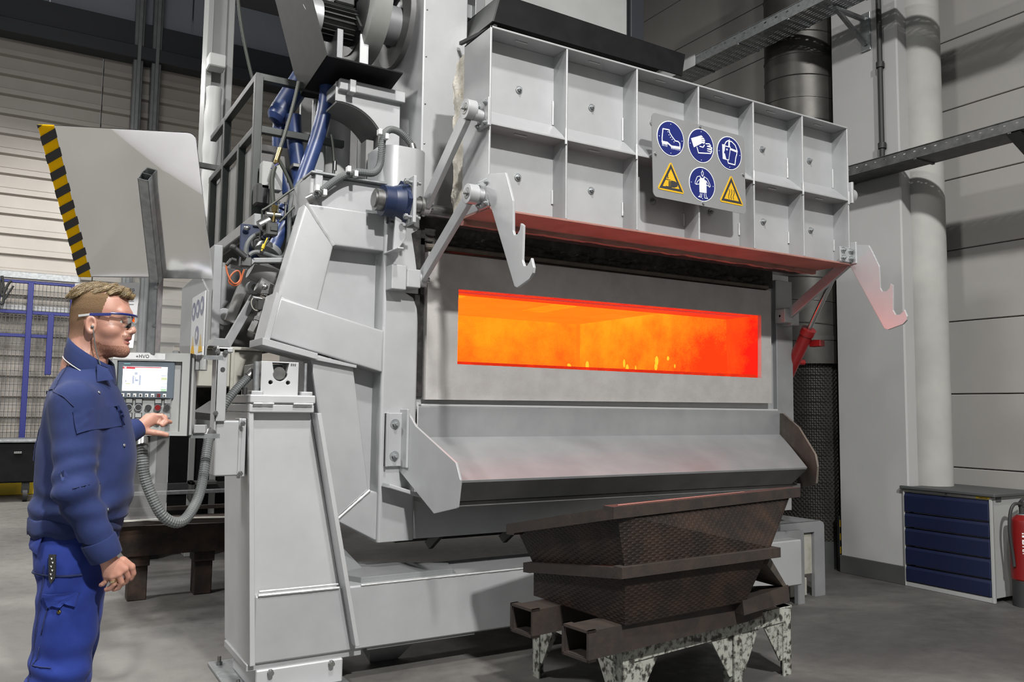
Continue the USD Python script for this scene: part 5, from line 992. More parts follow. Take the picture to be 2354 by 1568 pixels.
# oblique safety board on the machine behind
# ------------------------------------------------------------------ safety sign board on the door
YS = 3.655
sg = thing('safety_sign_board', 'grey metal board with four blue mandatory discs and two yellow warning triangles on the door', 'sign', (3.515, 3.66, 2.69))
bp_ = Polygon([(3.128, 3.203), (3.896, 3.195), (3.906, 2.69), (3.14, 2.697)]).buffer(-.03).buffer(.03)
sg.add('board', M().xz(bp_, YS + .001, YS + .005), 'sign_plate')
for x, z in ((3.514, 3.188), (3.155, 2.957), (3.882, 2.945), (3.535, 2.711)):
    sg.add('screw', M().hexa((x, YS + .001, z), (0, -1, 0), .009, .010).cyl((x, YS + .01, z), (x, 3.70, z), .008), 'galv')
R_D, R_I = .1075, .0985
def at_(c, pts): return [(c[0] + u * R_I, c[1] + w * R_I) for u, w in pts]
def line(c, pts, w, close=False, R=None): 
    q = at_(c, pts); q = q + [q[0]] if close else q
    return LineString(q).buffer(w, cap_style=1, join_style=1)
def disc(c, art, white_extra=()):
    d = sg.add('mandatory_disc', M().xz(Point(c).buffer(R_D, 40), YS - .001, YS + .001), 'sign_white', label=None, smooth=False)
    d.add('blue_field', M().xz(Point(c).buffer(R_D - .0055, 40), YS - .0016, YS - .001), 'sign_blue', smooth=False)
    d.add('pictogram', M().xz(art.intersection(Point(c).buffer(R_D)), YS - .0022, YS - .0016), 'sign_white', smooth=False)
    d.add('rivet', M().cyl((c[0], YS, c[1] + .088), (c[0], YS - .003, c[1] + .088), .0028, n=10), 'sign_white')
    for du, dv in ((-.09, 0), (.09, 0), (0, -.09)): d.add('rivet', M().cyl((c[0] + du, YS, c[1] + dv), (c[0] + du, YS - .003, c[1] + dv), .0028, n=10), 'sign_white')
    return d
w = .0036
c = (3.274, 3.068)
boot = unary_union([line(c, [(-.68, -.31), (-.69, -.08), (-.62, .5), (-.12, .52), (-.09, .36), (.1, .15), (.37, -.08), (.60, -.08), (.73, -.17), (.75, -.44)], w), line(c, [(-.68, -.31), (-.28, -.30), (.05, -.47), (.74, -.43)], w * 1.5), line(c, [(-.67, -.40), (-.3, -.40)], w), line(c, [(.05, -.53), (.75, -.50)], w)] +
    [line(c, [(u, -.38), (u, -.55)], w * .6) for u in (-.66, -.55, -.43, -.31)] + [line(c, [(u, -.50), (u, -.62)], w * .6) for u in (.06, .17, .28, .39, .5, .61, .73)] + [Point(at_(c, [p])[0]).buffer(.0034) for p in ((-.22, .38), (-.14, .2), (-.02, .07), (.11, -.04), (.26, -.16))])
disc(c, boot)
c = (3.521, 3.068)
g1 = Polygon(at_(c, [(-.83, .31), (.01, .65), (.11, .6), (.10, .55), (.24, .5), (.22, .44), (.31, .4), (.28, .33), (.30, .23), (.18, .17), (.12, .22), (-.61, -.19)])).buffer(.002)
slots = unary_union([line(c, [(.0, .50), (.13, .54)], .0012), line(c, [(.03, .38), (.22, .45)], .0012), line(c, [(.06, .28), (.27, .33)], .0012)])
g2 = unary_union([line(c, [(-.36, -.16), (-.23, -.50), (.80, -.36), (.90, -.20), (.88, -.12), (.53, -.10)], w), line(c, [(.53, -.10), (.87, -.07), (.90, .03), (.52, .06)], w), line(c, [(.52, .06), (.80, .14), (.70, .24), (.40, .20)], w), line(c, [(-.11, -.06), (.16, -.07), (.27, .08)], w), line(c, [(.53, -.23), (.83, -.24)], w * .8)])
disc(c, unary_union([g1.difference(slots), g2.difference(g1.buffer(.003))]))
c = (3.762, 3.063)
shield = Polygon(at_(c, [(-.65, .48), (-.47, .49), (-.38, .44), (.11, .43), (.08, .19), (-.05, -.49), (-.36, -.49), (-.6, -.47)]))
facein = Polygon(at_(c, [(-.38, .37), (.06, .37), (-.08, -.42), (-.29, -.44), (-.40, -.10), (-.50, -.05), (-.42, .1)]))
head = line(c, [(-.41, .50), (-.30, .68), (-.12, .80), (.21, .79), (.52, .6), (.67, .3), (.66, .07), (.56, -.2), (.47, -.69), (-.11, -.67), (-.17, -.50)], w)
disc(c, unary_union([head, line(c, [(.12, .28), (.66, .22)], w * 1.9), line(c, [(-.02, .79), (-.03, .46)], w * 1.9), shield.difference(facein), Point(at_(c, [(-.22, .20)])[0]).buffer(.0065)]))
c = (3.528, 2.827)
man = unary_union([Polygon(at_(c, [(-.19, .52), (-.19, .32), (-.25, .09), (-.24, -.54), (.36, -.51), (.35, .23), (.18, .34), (.19, .54), (.13, .51), (.10, .40), (-.10, .40), (-.13, .45)])), line(c, [(.02, .84), (.09, .78), (.10, .66), (.02, .50), (-.06, .62), (-.07, .74)], w * .6, True),
    line(c, [(-.19, .5), (-.42, .42), (-.58, .10), (-.60, -.04), (-.50, -.08), (-.42, .10), (-.22, .28)], w * .6), line(c, [(.19, .5), (.44, .40), (.64, .10), (.69, -.02), (.60, -.10), (.48, .12), (.30, .28)], w * .6), line(c, [(-.50, -.08), (-.25, -.02)], w * .6), line(c, [(.60, -.06), (.36, 0)], w * .6),
    line(c, [(-.16, -.6), (-.19, -.77), (-.33, -.83), (-.08, -.84), (-.03, -.58)], w * .6), line(c, [(.15, -.57), (.20, -.84), (.45, -.85), (.32, -.72), (.29, -.56)], w * .6)])
disc(c, man)
def tri(p, art):
    T = Polygon(p); d = sg.add('warning_triangle', M().xz(T.buffer(-.008).buffer(.011), YS - .001, YS + .001), 'sign_yellow', smooth=False)
    d.add('black_border', M().xz(T.buffer(-.010).buffer(.003).difference(T.buffer(-.0215)), YS - .0017, YS - .001), 'ink', smooth=False)
    d.add('pictogram', M().xz(art, YS - .0018, YS - .001), 'ink', smooth=False)
    ce = np.mean(p, axis=0)
    for q in p:
        q = np.array(q) + (ce - np.array(q)) * .13; d.add('rivet', M().cyl((q[0], YS, q[1]), (q[0], YS - .003, q[1]), .003, n=10), 'bright')
c = (3.275, 2.80); R0 = R_I; R_I = .1
fingers = [line(c, [(-.17 + .0 * k, .03 - .075 * k), (.2, .04 - .07 * k)], .0028) for k in range(5)]
hand = unary_union([Polygon(at_(c, [(.02, .11), (.29, .10), (.42, .06), (.51, .03), (.51, -.18), (.42, -.20), (.29, -.27), (.02, -.27)])).buffer(.001)] + fingers)
tri([(3.275, 2.925), (3.173, 2.748), (3.381, 2.746)], unary_union([hand, line(c, [(-.42, .13), (-.05, .13)], .002), line(c, [(-.40, -.29), (.05, -.30)], .002), line(c, [(-.24, .42), (-.24, .24)], .002), Polygon(at_(c, [(-.30, .28), (-.18, .28), (-.24, .18)]))]))
c = (3.778, 2.80)
def wavy(u): return line(c, [(u + .05 * math.sin(t), .30 - .60 * t / 6.283) for t in np.linspace(0, 6.283, 16)], .0022)
tri([(3.775, 2.922), (3.677, 2.744), (3.880, 2.742)], unary_union([wavy(-.22), wavy(-.02), wavy(.18), line(c, [(-.38, -.39), (.36, -.39)], .0032)]))
R_I = R0
# second, similar board seen edge-on through the clear pane
s2 = thing('safety_sign_board', 'small sign board with blue discs seen obliquely through the clear pane, on the charging machine', 'sign', (.76, 4.37, 1.66))
s2.add('board', M().box(.756, .762, 4.20, 4.55, 1.665, 2.0, .002), 'sign_white')
for y, z in ((4.265, 1.93), (4.375, 1.925), (4.485, 1.92), (4.375, 1.79)): s2.add('mandatory_disc', M().cyl((.756, y, z), (.754, y, z), .048, n=28), 'sign_blue').add('pictogram', M().cyl((.754, y, z), (.7535, y, z), .024, n=5), 'sign_white')
for y in (4.27, 4.48): s2.add('warning_triangle', M().yz([(y - .05, 1.70), (y + .05, 1.70), (y, 1.79)], .754, .756), 'sign_yellow', smooth=False)
# ------------------------------------------------------------------ worker
def surface_net(F, o, h):
    """closed mesh of the zero level of F on a grid (negative inside)"""
    s = F < 0; nx, ny, nz = F.shape
    c = np.zeros((nx - 1, ny - 1, nz - 1), np.int8)
    for a, b, d in np.ndindex(2, 2, 2): c += s[a:nx - 1 + a, b:ny - 1 + b, d:nz - 1 + d]
    act = np.argwhere((c > 0) & (c < 8)); idx = -np.ones(c.shape, int); idx[tuple(act.T)] = np.arange(len(act))
    acc, cnt = np.zeros((len(act), 3)), np.zeros(len(act)); I, J, K = act.T
    for ax in range(3):
        for p, q in np.ndindex(2, 2):
            off0 = [0, 0, 0]; oth = [k for k in range(3) if k != ax]; off0[oth[0]], off0[oth[1]] = p, q; off1 = list(off0); off1[ax] = 1
            f0 = F[I + off0[0], J + off0[1], K + off0[2]]; f1 = F[I + off1[0], J + off1[1], K + off1[2]]
            m = (f0 < 0) != (f1 < 0); t = np.where(m, f0 / np.where(m, f0 - f1, 1), 0)
            pt = np.tile(np.array(off0, float), (len(act), 1)); pt[:, ax] += t; acc += pt * m[:, None]; cnt += m
    V = (act + acc / np.maximum(cnt, 1)[:, None]) * h + o; Q = []
    for ax in range(3):
        u, w = [(1, 2), (2, 0), (0, 1)][ax]; sl0, sl1 = [slice(None)] * 3, [slice(None)] * 3; sl0[ax], sl1[ax] = slice(0, -1), slice(1, None)
        a, b = s[tuple(sl0)], s[tuple(sl1)]; E = np.argwhere(a != b)
        E = E[(E[:, u] > 0) & (E[:, w] > 0) & (E[:, u] < F.shape[u] - 1) & (E[:, w] < F.shape[w] - 1)]
        def at(du, dw): 
            k = E.copy(); k[:, u] -= du; k[:, w] -= dw; return idx[tuple(k.T)]
        q = np.stack([at(1, 1), at(0, 1), at(0, 0), at(1, 0)], 1); fl = ~a[tuple(E.T)]
        q[fl] = q[fl][:, ::-1]; Q.append(q)
    Q = np.vstack(Q); return V, np.vstack([Q[:, [0, 1, 2]], Q[:, [0, 2, 3]]])
def grid(lo, hi, h):
    ax = [np.arange(a, b + h, h) for a, b in zip(lo, hi)]; return np.stack(np.meshgrid(*ax, indexing='ij'), -1), np.array(lo, float)
def cone(P, a, b, ra, rb):
    a, b = np.asarray(a, float), np.asarray(b, float); d = b - a; t = np.clip(((P - a) @ d) / (d @ d), 0, 1)
    return np.linalg.norm(P - a - t[..., None] * d, axis=-1) - (ra + (rb - ra) * t)
def ell(P, c, r):
    r = np.asarray(r, float); q = (P - np.asarray(c, float)) / r; k0 = np.linalg.norm(q, axis=-1); k1 = np.linalg.norm(q / r, axis=-1)
    return k0 * (k0 - 1) / np.maximum(k1, 1e-9)
def loft(P, rows, pw=2.0):
    """stack of (z, centre a, centre d, half a, half d)"""
    R = np.array(rows, float); R = R[np.argsort(R[:, 0])]; z = P[..., 2]; it = lambda k: np.interp(z, R[:, 0], R[:, k])
    ra, rd = it(3), it(4); q = (np.abs((P[..., 0] - it(1)) / ra) ** pw + np.abs((P[..., 1] - it(2)) / rd) ** pw) ** (1 / pw)
    s = (q - 1) * np.minimum(ra, rd); cap = np.maximum(R[0, 0] - z, z - R[-1, 0]); return np.maximum(s, cap)
def smin(a, b, k): h = np.clip(.5 + .5 * (b - a) / k, 0, 1); return b + (a - b) * h - k * h * (1 - h)
def smax(a, b, k): return -smin(-a, -b, k)
def wr(P, f, seed): return meshkit.noise(P * f, seed) - .5
Rh = np.array([.8579, -.5137, 0]); Rh /= np.linalg.norm(Rh); Fh = np.array([-Rh[1], Rh[0], 0])
FOOT = Rh * -1.45 + Fh * 2.83
def wp(v): v = np.asarray(v, float); return FOOT + v[:, :1] * Rh + v[:, 1:2] * Fh + np.c_[0 * v[:, 0], 0 * v[:, 0], v[:, 2]]
pm('skin', (.50, .245, .175), (.58, .315, .235), scale=11, rough=.48, bump=.06, bscale=220, extra=dict(subsurface_weight=.12, subsurface_radius=(1, .35, .2), subsurface_scale=.006))
pm('hair_top', (.17, .115, .052), (.27, .19, .09), scale=26, rough=.5, bump=.5, bscale=30, lo=.4, hi=.6, stretch=(1.0, 2.2, 4.0))
pm('hair_strand', (.31, .225, .115), rough=.45); pm('hair_strand_dark', (.14, .095, .045), rough=.5)
mk('hair_short', {'t': ('texture_coordinate', {}), 'n': ('noise_texture', {'scale': 420.0, 'detail': 2.0}), 'r0': ('map_range', {'from_min': .36, 'from_max': .60, 'to_min': .95, 'to_max': .30, 'clamp': True}), 'sx': ('separate_xyz', {}), 'fz': ('map_range', {'from_min': 1.655, 'from_max': 1.765, 'to_min': .25, 'to_max': 1.0, 'clamp': True}), 'r': ('math', {'math_type': 'multiply'}), 'd': ('diffuse_bsdf', {'color': (.15, .10, .056)}), 'tr': ('transparent_bsdf', {}), 'm': ('mix_closure', {})},
   [('t.object', 'n.vector'), ('n.fac', 'r0.value'), ('t.object', 'sx.vector'), ('sx.z', 'fz.value'), ('r0.result', 'r.value1'), ('fz.result', 'r.value2'), ('r.value', 'm.fac'), ('tr.BSDF', 'm.closure1'), ('d.BSDF', 'm.closure2')], 'm.closure')
mk('stubble', {'t': ('texture_coordinate', {}), 'n': ('noise_texture', {'scale': 380.0, 'detail': 2.0}), 'n2': ('noise_texture', {'scale': 30.0, 'detail': 2.0}), 'r': ('map_range', {'from_min': .42, 'from_max': .62, 'to_min': .50, 'to_max': .04, 'clamp': True}), 'd': ('diffuse_bsdf', {'color': (.125, .056, .03)}), 'tr': ('transparent_bsdf', {}), 'm': ('mix_closure', {})},
   [('t.object', 'n.vector'), ('n.fac', 'r.value'), ('r.result', 'm.fac'), ('tr.BSDF', 'm.closure1'), ('d.BSDF', 'm.closure2')], 'm.closure')
pm('jacket_cloth', (.020, .033, .110), (.027, .042, .135), scale=9, rough=.85, bump=.10, bscale=700, extra=dict(sheen_weight=.04, sheen_roughness=.5, specular_ior_level=.15))
pm('trouser_cloth', (.016, .034, .205), (.022, .045, .25), scale=7, rough=.85, bump=.10, bscale=700, extra=dict(sheen_weight=.04, specular_ior_level=.15))
pm('seam', (.010, .020, .085), rough=.9); pm('piping', (.45, .46, .46), rough=.6); pm('glasses_blue', (.012, .022, .16), rough=.3); pm('lip_tone', (.42, .15, .12), rough=.5); pm('eye_white', (.7, .68, .65), rough=.2); pm('iris', (.10, .13, .14), rough=.2); pm('gold', (.9, .72, .42), rough=.18, metal=1); pm('leather', (.02, .02, .02), rough=.5)
wk = thing('person', 'worker in blue jacket and trousers with clear safety glasses pressing a button', 'person', tuple(FOOT))
def wadd(node, name, V, F, mat, label=None, smooth=True): return node.add(name, M().put(wp(V), F), mat, label=label, smooth=smooth)
# --- head and neck (a forward, d to his left, z up)
YAW = math.radians(6); YB = math.radians(18)
def turn(P, a0=-.03):
    """world-side point to the frame of the trunk, which is turned towards the panel"""
    x, y = P[..., 0] - a0, P[..., 1]; return np.stack([a0 + x * math.cos(YB) + y * math.sin(YB), -x * math.sin(YB) + y * math.cos(YB), P[..., 2]], -1)
def unturn(V, a0=-.03):
    x, y = V[:, 0] - a0, V[:, 1]; return np.c_[a0 + x * math.cos(YB) - y * math.sin(YB), x * math.sin(YB) + y * math.cos(YB), V[:, 2]]
def head_sdf(P):
    f = loft(P, [(1.598, .088, 0, .026, .020), (1.606, .080, 0, .044, .032), (1.625, .070, 0, .060, .047), (1.65, .055, 0, .072, .057), (1.68, .044, 0, .080, .064), (1.72, .034, 0, .091, .071), (1.76, .026, 0, .099, .076), (1.80, .022, 0, .095, .074), (1.825, .020, 0, .075, .060), (1.838, .018, 0, .045, .036)], 2.25) - .002
    f = smin(f, ell(P, (.018, 0, 1.755), (.097, .077, .082)), .03) + .0065
    f = smin(f, cone(P, (-.018, 0, 1.70), (-.03, 0, 1.53), .060, .068), .035)
    f = smin(f, cone(P, (-.025, 0, 1.56), (-.02, 0, 1.49), .062, .072), .05)
    f = smin(f, cone(P, (.108, -.030, 1.752), (.108, .030, 1.752), .017, .017), .014)
    f = smin(f, ell(P, (.102, 0, 1.622), (.027, .024, .019)), .015)
    for s_ in (-1, 1):
        f = smin(f, ell(P, (.075, .046 * s_, 1.690), (.030, .022, .022)), .02)
        f = smax(f, -ell(P, (.126, .031 * s_, 1.722), (.017, .015, .010)), .010)
        lid = np.linalg.norm(P - np.array([.1015, .031 * s_, 1.7215]), axis=-1) - .0128; lid = smax(lid, -cone(P, (.1155, .020 * s_, 1.7212), (.109, .043 * s_, 1.7215), .0040, .0034), .002); f = smin(f, lid, .004)
    f = smin(f, cone(P, (.120, 0, 1.732), (.139, 0, 1.694), .0085, .0125), .008)
    for s_ in (-1, 1): f = smin(f, ell(P, (.128, .0125 * s_, 1.687), (.012, .008, .0075)), .005)
    f = smin(f, ell(P, (.117, 0, 1.672), (.017, .026, .012)), .01)
    f = smin(f, ell(P, (.119, 0, 1.6645), (.0155, .021, .0052)), .004); f = smin(f, ell(P, (.1145, 0, 1.650), (.015, .018, .0058)), .004)
    f = smax(f, -cone(P, (.137, -.018, 1.6575), (.137, .018, 1.6575), .0022, .0022), .003)
    for s_ in (-1, 1):
        e = ell(P, (.022, .079 * s_, 1.704), (.020, .011, .034)); e = smax(e, -ell(P, (.027, .090 * s_, 1.704), (.0125, .010, .023)), .004); e = smin(e, ell(P, (.030, .081 * s_, 1.700), (.006, .006, .008)), .004)
        f = smin(f, e, .006)
    return f
# --- joints: right arm hangs on the near side, left arm reaches to the panel
SR, ER, WR = np.array([.040, -.190, 1.445]), np.array([.085, -.228, 1.17]), np.array([.158, -.165, .965])
SL, EL, WL = np.array([-.085, .175, 1.445]), np.array([-.185, .36, 1.235]), np.array([-.100, .575, 1.338])
HR = [(.155, -.155, .93)]
def hand_parts():
    """finger chains: (points, radii) for both hands"""
    out = []
    # right hand, hanging, back of the hand towards the viewer, fingers loosely curled
    kn = [np.array(p) for p in ((.208, -.135, .905), (.192, -.150, .890), (.172, -.158, .884), (.150, -.155, .886))]
    tips = [((.213, -.118, .872), (.202, -.108, .852), (.188, -.110, .842)), ((.198, -.136, .856), (.184, -.126, .834), (.166, -.124, .826)), ((.176, -.148, .852), (.160, -.142, .834), (.143, -.138, .828)), ((.146, -.150, .862), (.133, -.148, .850), (.124, -.143, .846))]
    w0 = np.array([.150, -.160, .955]); sh = np.array([.163, -.160, .953]); cl = lambda p: sh + (np.asarray(p) - w0) * np.array([.84, .9, .84])
    kn = [cl(p) for p in kn]; tips = [tuple(cl(p) for p in t) for t in tips]
    out.append(dict(w=tuple(sh), kn=kn, fingers=[[k, *map(np.array, t)] for k, t in zip(kn, tips)], r=(.0092, .0094, .0090, .0080), thumb=[cl(p) for p in ((.188, -.115, .93), (.213, -.096, .905), (.216, -.086, .878), (.208, -.084, .86))]))
    # left hand, index finger stretched to the button, the others curled under
    kn = [np.array(p) for p in ((-.045, .660, 1.374), (-.050, .652, 1.388), (-.062, .640, 1.392), (-.078, .628, 1.388))]
    tips = [((-.030, .692, 1.371), (-.024, .712, 1.367), (-.022, .732, 1.364)), ((-.020, .668, 1.386), (-.012, .664, 1.366), (-.022, .650, 1.352)), ((-.030, .660, 1.392), (-.018, .662, 1.374), (-.026, .648, 1.356)), ((-.048, .652, 1.390), (-.036, .656, 1.376), (-.040, .646, 1.360))]
    out.append(dict(w=(-.096, .588, 1.340), kn=kn, fingers=[[k, *map(np.array, t)] for k, t in zip(kn, tips)], r=(.0098, .0100, .0098, .0085), thumb=[np.array(p) for p in ((-.075, .600, 1.328), (-.045, .618, 1.322), (-.018, .634, 1.318), (.000, .646, 1.312))]))
    return out
HANDS = hand_parts()
def hand_sdf(P, H):
    f = None
    for k in H['kn']:
        c = cone(P, H['w'], k, .020, .0125); f = c if f is None else smin(f, c, .012)
    th = H['thumb']; f = smin(f, cone(P, th[0], th[1], .016, .0125), .012)
    fin = np.minimum(cone(P, th[1], th[2], .0122, .0108), cone(P, th[2], th[3], .0108, .0092))
    f = smin(f, fin, .004)
    for ch, r in zip(H['fingers'], H['r']):
        g_ = np.minimum.reduce([cone(P, ch[0], ch[1], r * 1.1, r), cone(P, ch[1], ch[2], r, r * .93), cone(P, ch[2], ch[3], r * .93, r * .82)]); f = smin(f, g_, .0025)
    return f
def body_sdf(P):
    f = loft(turn(P), [(.95, -.02, 0, .10, .155), (1.1, -.01, 0, .10, .145), (1.3, -.02, 0, .11, .16), (1.42, -.02, 0, .085, .150), (1.5, -.02, 0, .06, .08)])
    for a, b, c, in ((SR, ER, WR), (SL, EL, WL)):
        f = smin(f, cone(P, a, b, .046, .042), .03); f = smin(f, cone(P, b, c, .042, .027), .02)
    for s_, K, A in ((-1, (-.006, -.10, .52), (-.075, -.11, .09)), (1, (-.085, .10, .52), (-.145, .10, .09))):
        f = smin(f, cone(P, (-.01 - .02 * s_, .08 * s_, .95), K, .078, .058), .05); f = smin(f, cone(P, K, A, .058, .042), .02); f = smin(f, cone(P, A, (A[0] + .13, A[1], .035), .042, .03), .02)
    return f
# one skin: rough body joined to fine head and hands
parts_ = []
G, o = grid((-.36, -.36, .0), (.32, .66, 1.56), .0125); V, F = surface_net(np.minimum(body_sdf(G), cone(G, (-.015, 0, 1.55), (-.015, 0, 1.44), .06, .08)), o, .0125); parts_.append((V, F))
G, o = grid((-.15, -.15, 1.46), (.17, .15, 1.86), .0032); HF = head_sdf(G); HV, HFc = surface_net(np.maximum(HF, 1.48 - G[..., 2]), o, .0032)
cy, sy = math.cos(YAW), math.sin(YAW)
def hyaw(V):
    V = np.array(V, float); x, y = .026 + (V[:, 0] - .028) * .93, V[:, 1].copy(); return np.c_[x * cy - y * sy, x * sy + y * cy, V[:, 2]]
parts_.append((hyaw(HV), HFc))
for H, lo, hi in ((HANDS[0], (.09, -.22, .80), (.25, -.05, .99)), (HANDS[1], (-.14, .55, 1.28), (.03, .76, 1.43))):
    G, o = grid(lo, hi, .0026); f = hand_sdf(G, H)
    f = smin(f, cone(G, WR if H is HANDS[0] else WL, H['w'], .0255, .023), .01); V, F = surface_net(f, o, .0026); parts_.append((V, F))
try:
    mm = [m3.Manifold(m3.Mesh(np.asarray(v, np.float32), np.asarray(f, np.uint32))) for v, f in parts_]
    if any(m.is_empty() for m in mm): raise ValueError([m.status() for m in mm])
    u = m3.Manifold.batch_boolean(mm, m3.OpType.Add).to_mesh(); SV, SF = u.vert_properties[:, :3], u.tri_verts
except Exception as e:
    print('skin union failed', e); b = M(); [b.put(v, f) for v, f in parts_]; t = b.mesh(); SV, SF = t.vertices, t.faces
body = wadd(wk, 'body', SV, SF, 'skin', label='fair skinned body with head turned to the furnace')
def shell(name, cond, off, mat, label=None):
    t = trimesh.Trimesh(HV, HFc, process=False); N = t.vertex_normals; m = cond(HV); f = HFc[m[HFc].all(1)]
    if len(f) == 0: return
    return wadd(wk, name, hyaw(HV + N * off), f, mat, label)
def is_short(v):
    a, d, z = v.T; front = .060 + .25 * np.clip(z - 1.76, -.02, .06) - .30 * np.clip(1.745 - z, 0, .1)
    ear = ((a - .022) / .026) ** 2 + ((z - 1.704) / .042) ** 2 < 1
    nape = z > 1.655 + .10 * np.clip(a + .06, 0, .2) * 2.2
    side = (a < front) & (z > 1.70 - .0) | (a < -.004) & nape
    return side & ~ear & (z < 1.815) & (np.abs(d) < .12)
shell('short_hair', is_short, .0014, 'hair_short', 'closely shaved sides and back')
shell('short_hair', is_short, .0026, 'hair_short')
def is_beard(v):
    a, d, z = v.T; top = 1.652 + .55 * np.clip(.035 - a, -.02, .04) - .05 * np.clip(a - .06, 0, .1)
    b1 = (z < top) & (a > .012) & (z > 1.59); lip = (a > .105) & (z > 1.642) & (z < 1.662); mou = (z > 1.668) & (z < 1.677) & (a > .10) & (np.abs(d) < .03)
    return (b1 & ~lip) | mou
shell('stubble', is_beard, .0010, 'stubble', 'short reddish beard')
def is_lip(v): a, d, z = v.T; return (a > .117) & (np.abs(d) < .021) & (np.abs(z - 1.6575) < .0125) & (np.abs(z - 1.6575) > .0006)
shell('lips', is_lip, .0005, 'lip_tone')
for s_ in (-1, 1):
    e = M().sphere((.1015, .031 * s_, 1.7215), .0117, 3); q = e.mesh(); ey = wadd(wk, 'eye', hyaw(q.vertices), q.faces, 'eye_white'); e = M().sphere((.1085, .0313 * s_, 1.7215), .0054, 2); q = e.mesh(); wadd(ey, 'iris', hyaw(q.vertices), q.faces, 'iris')
    b = M().tube(spline([(.113, .016 * s_, 1.7465), (.118, .030 * s_, 1.7505), (.106, .046 * s_, 1.747)]), .003, 6); q = b.mesh(); wadd(wk, 'eyebrow', hyaw(q.vertices), q.faces, 'hair_strand_dark')
# hair: long on top, swept
G, o = grid((-.12, -.12, 1.74), (.17, .12, 1.90), .0034)
hf = ell(G, (.012, 0, 1.782), (.098, .083, .078)); hf = smin(hf, ell(G, (.078, 0, 1.805), (.058, .066, .046)), .03); hf = smin(hf, ell(G, (-.035, 0, 1.80), (.055, .070, .045)), .03)
edge = 1.795 + .010 * np.sin((G[..., 0] + .02) * 22) + .10 * np.clip(G[..., 0] - .06, 0, .1) + .30 * np.clip(-.045 - G[..., 0], 0, .04)
hf = smax(hf, edge - G[..., 2], .012); st_ = np.stack([G[..., 0] * 1.0 + G[..., 2] * 1.0, G[..., 1] * .8, G[..., 2] - G[..., 0] * .55], -1)
hf = hf + .016 * (meshkit.noise(st_ * [14, 60, 75], 3) - .5) + .008 * (meshkit.noise(st_ * [22, 140, 160], 5) - .5)
hf = np.maximum(hf + .004, -(head_sdf(G) + .003))
HHV, HHF = surface_net(hf, o, .0034); hr = wadd(wk, 'hair', HHV if False else hyaw(HHV), HHF, 'hair_top', 'swept-back light brown hair, long on top')
rs = np.random.RandomState(12); tt_ = trimesh.Trimesh(HHV, HHF, process=False); tn = tt_.vertex_normals; up = np.argwhere((tn[:, 2] > -.2) & (HHV[:, 2] > 1.79)).ravel()
from scipy.spatial import cKDTree
kd = cKDTree(HHV)
def strands(n, off, seed):
    rs = np.random.RandomState(seed); P = []
    for k in rs.choice(up, n):
        p = HHV[k].copy(); d = np.array([.62, -.05 * np.sign(p[1]) , .60]) + rs.randn(3) * .12; L = .03 + .03 * rs.rand(); c = []
        for s_ in np.linspace(-.5, .5, 6):
            q = p + d * L * s_; j = kd.query(q)[1]; q = HHV[j] + (q - HHV[j]) * .10 + tn[j] * (off + .0012 * rs.rand()); c.append(q)
        P.append(spline(c, 1) if False else np.array(c))
    return P
for m_, n, sd in (('hair_strand', 900, 1), ('hair_strand_dark', 450, 2)):
    S = strands(n, .0010, sd); path = numbered(hr.path, 'strands'); cv = UsdGeom.BasisCurves.Define(stage, path); cv.CreateTypeAttr('linear')
    pts = np.vstack([wp(hyaw(c)) for c in S]) - FOOT; cv.CreatePointsAttr(Vt.Vec3fArray.FromNumpy(pts.astype(np.float32))); cv.CreateCurveVertexCountsAttr(Vt.IntArray([6] * len(S)))
    cv.CreateWidthsAttr(Vt.FloatArray.FromNumpy(np.tile(np.array([.0005, .0011, .0013, .0013, .0010, .0004], np.float32), len(S)))); cv.SetWidthsInterpolation('vertex')
    UsdShade.MaterialBindingAPI.Apply(cv.GetPrim()).Bind(LOOK[m_]); cv.GetPrim().SetCustomDataByKey('kind', 'stuff')
# glasses
def hadd(node, name, b, mat, label=None, smooth=32):
    q = b.mesh(); return node.add(name, M().put(wp(hyaw(q.vertices)), q.faces), mat, label=label, smooth=smooth)
th = np.linspace(-1.25, 1.25, 25); arcp = np.stack([.062 + .084 * np.cos(th), .079 * np.sin(th) / math.sin(1.25), 0 * th], 1)
gl = hadd(wk, 'safety_glasses', M().tube(arcp + [0, 0, 1.745], .0042, 8), 'glasses_blue', 'clear safety glasses with blue temples')
lv = []
for z, k in ((1.743, 0), (1.728, .002), (1.712, 0), (1.698, -.008)): lv.append(np.c_[arcp[:, 0] + k, arcp[:, 1], np.full(len(arcp), z) + (.006 * (np.abs(arcp[:, 1]) / .079) ** 2 if z < 1.7 else 0)])
lv = np.vstack(lv); n_ = len(arcp); i, j = np.meshgrid(np.arange(3), np.arange(n_ - 1), indexing='ij'); lf = np.stack([i * n_ + j, i * n_ + j + 1, (i + 1) * n_ + j + 1, (i + 1) * n_ + j], -1).reshape(-1, 4)
hadd(gl, 'lens', M().put(lv, lf), 'lens', 'clear wrap-around lens', True); hadd(gl, 'brow_bar', M().tube(arcp + [0, 0, 1.7425], .0022, 6), 'sign_white')
for s_ in (-1, 1): hadd(gl, 'temple', M().bar((.090, .0805 * s_, 1.741), (.018, .083 * s_, 1.738), .003, .010, (0, 0, 1), r=.001), 'glasses_blue'); hadd(gl, 'temple_tip', M().bar((.018, .083 * s_, 1.738), (-.022, .080 * s_, 1.733), .003, .008, (0, 0, 1), r=.001), 'piping')
hadd(wk, 'earplug_cord', M().tube(spline([(.032, -.082, 1.692), (.036, -.083, 1.67), (.040, -.075, 1.63), (.052, -.068, 1.585), (.06, -.066, 1.56)]), .0022, 6).sphere((.030, -.083, 1.697), .006, 1), 'hose_grey', 'thin grey earplug cord')
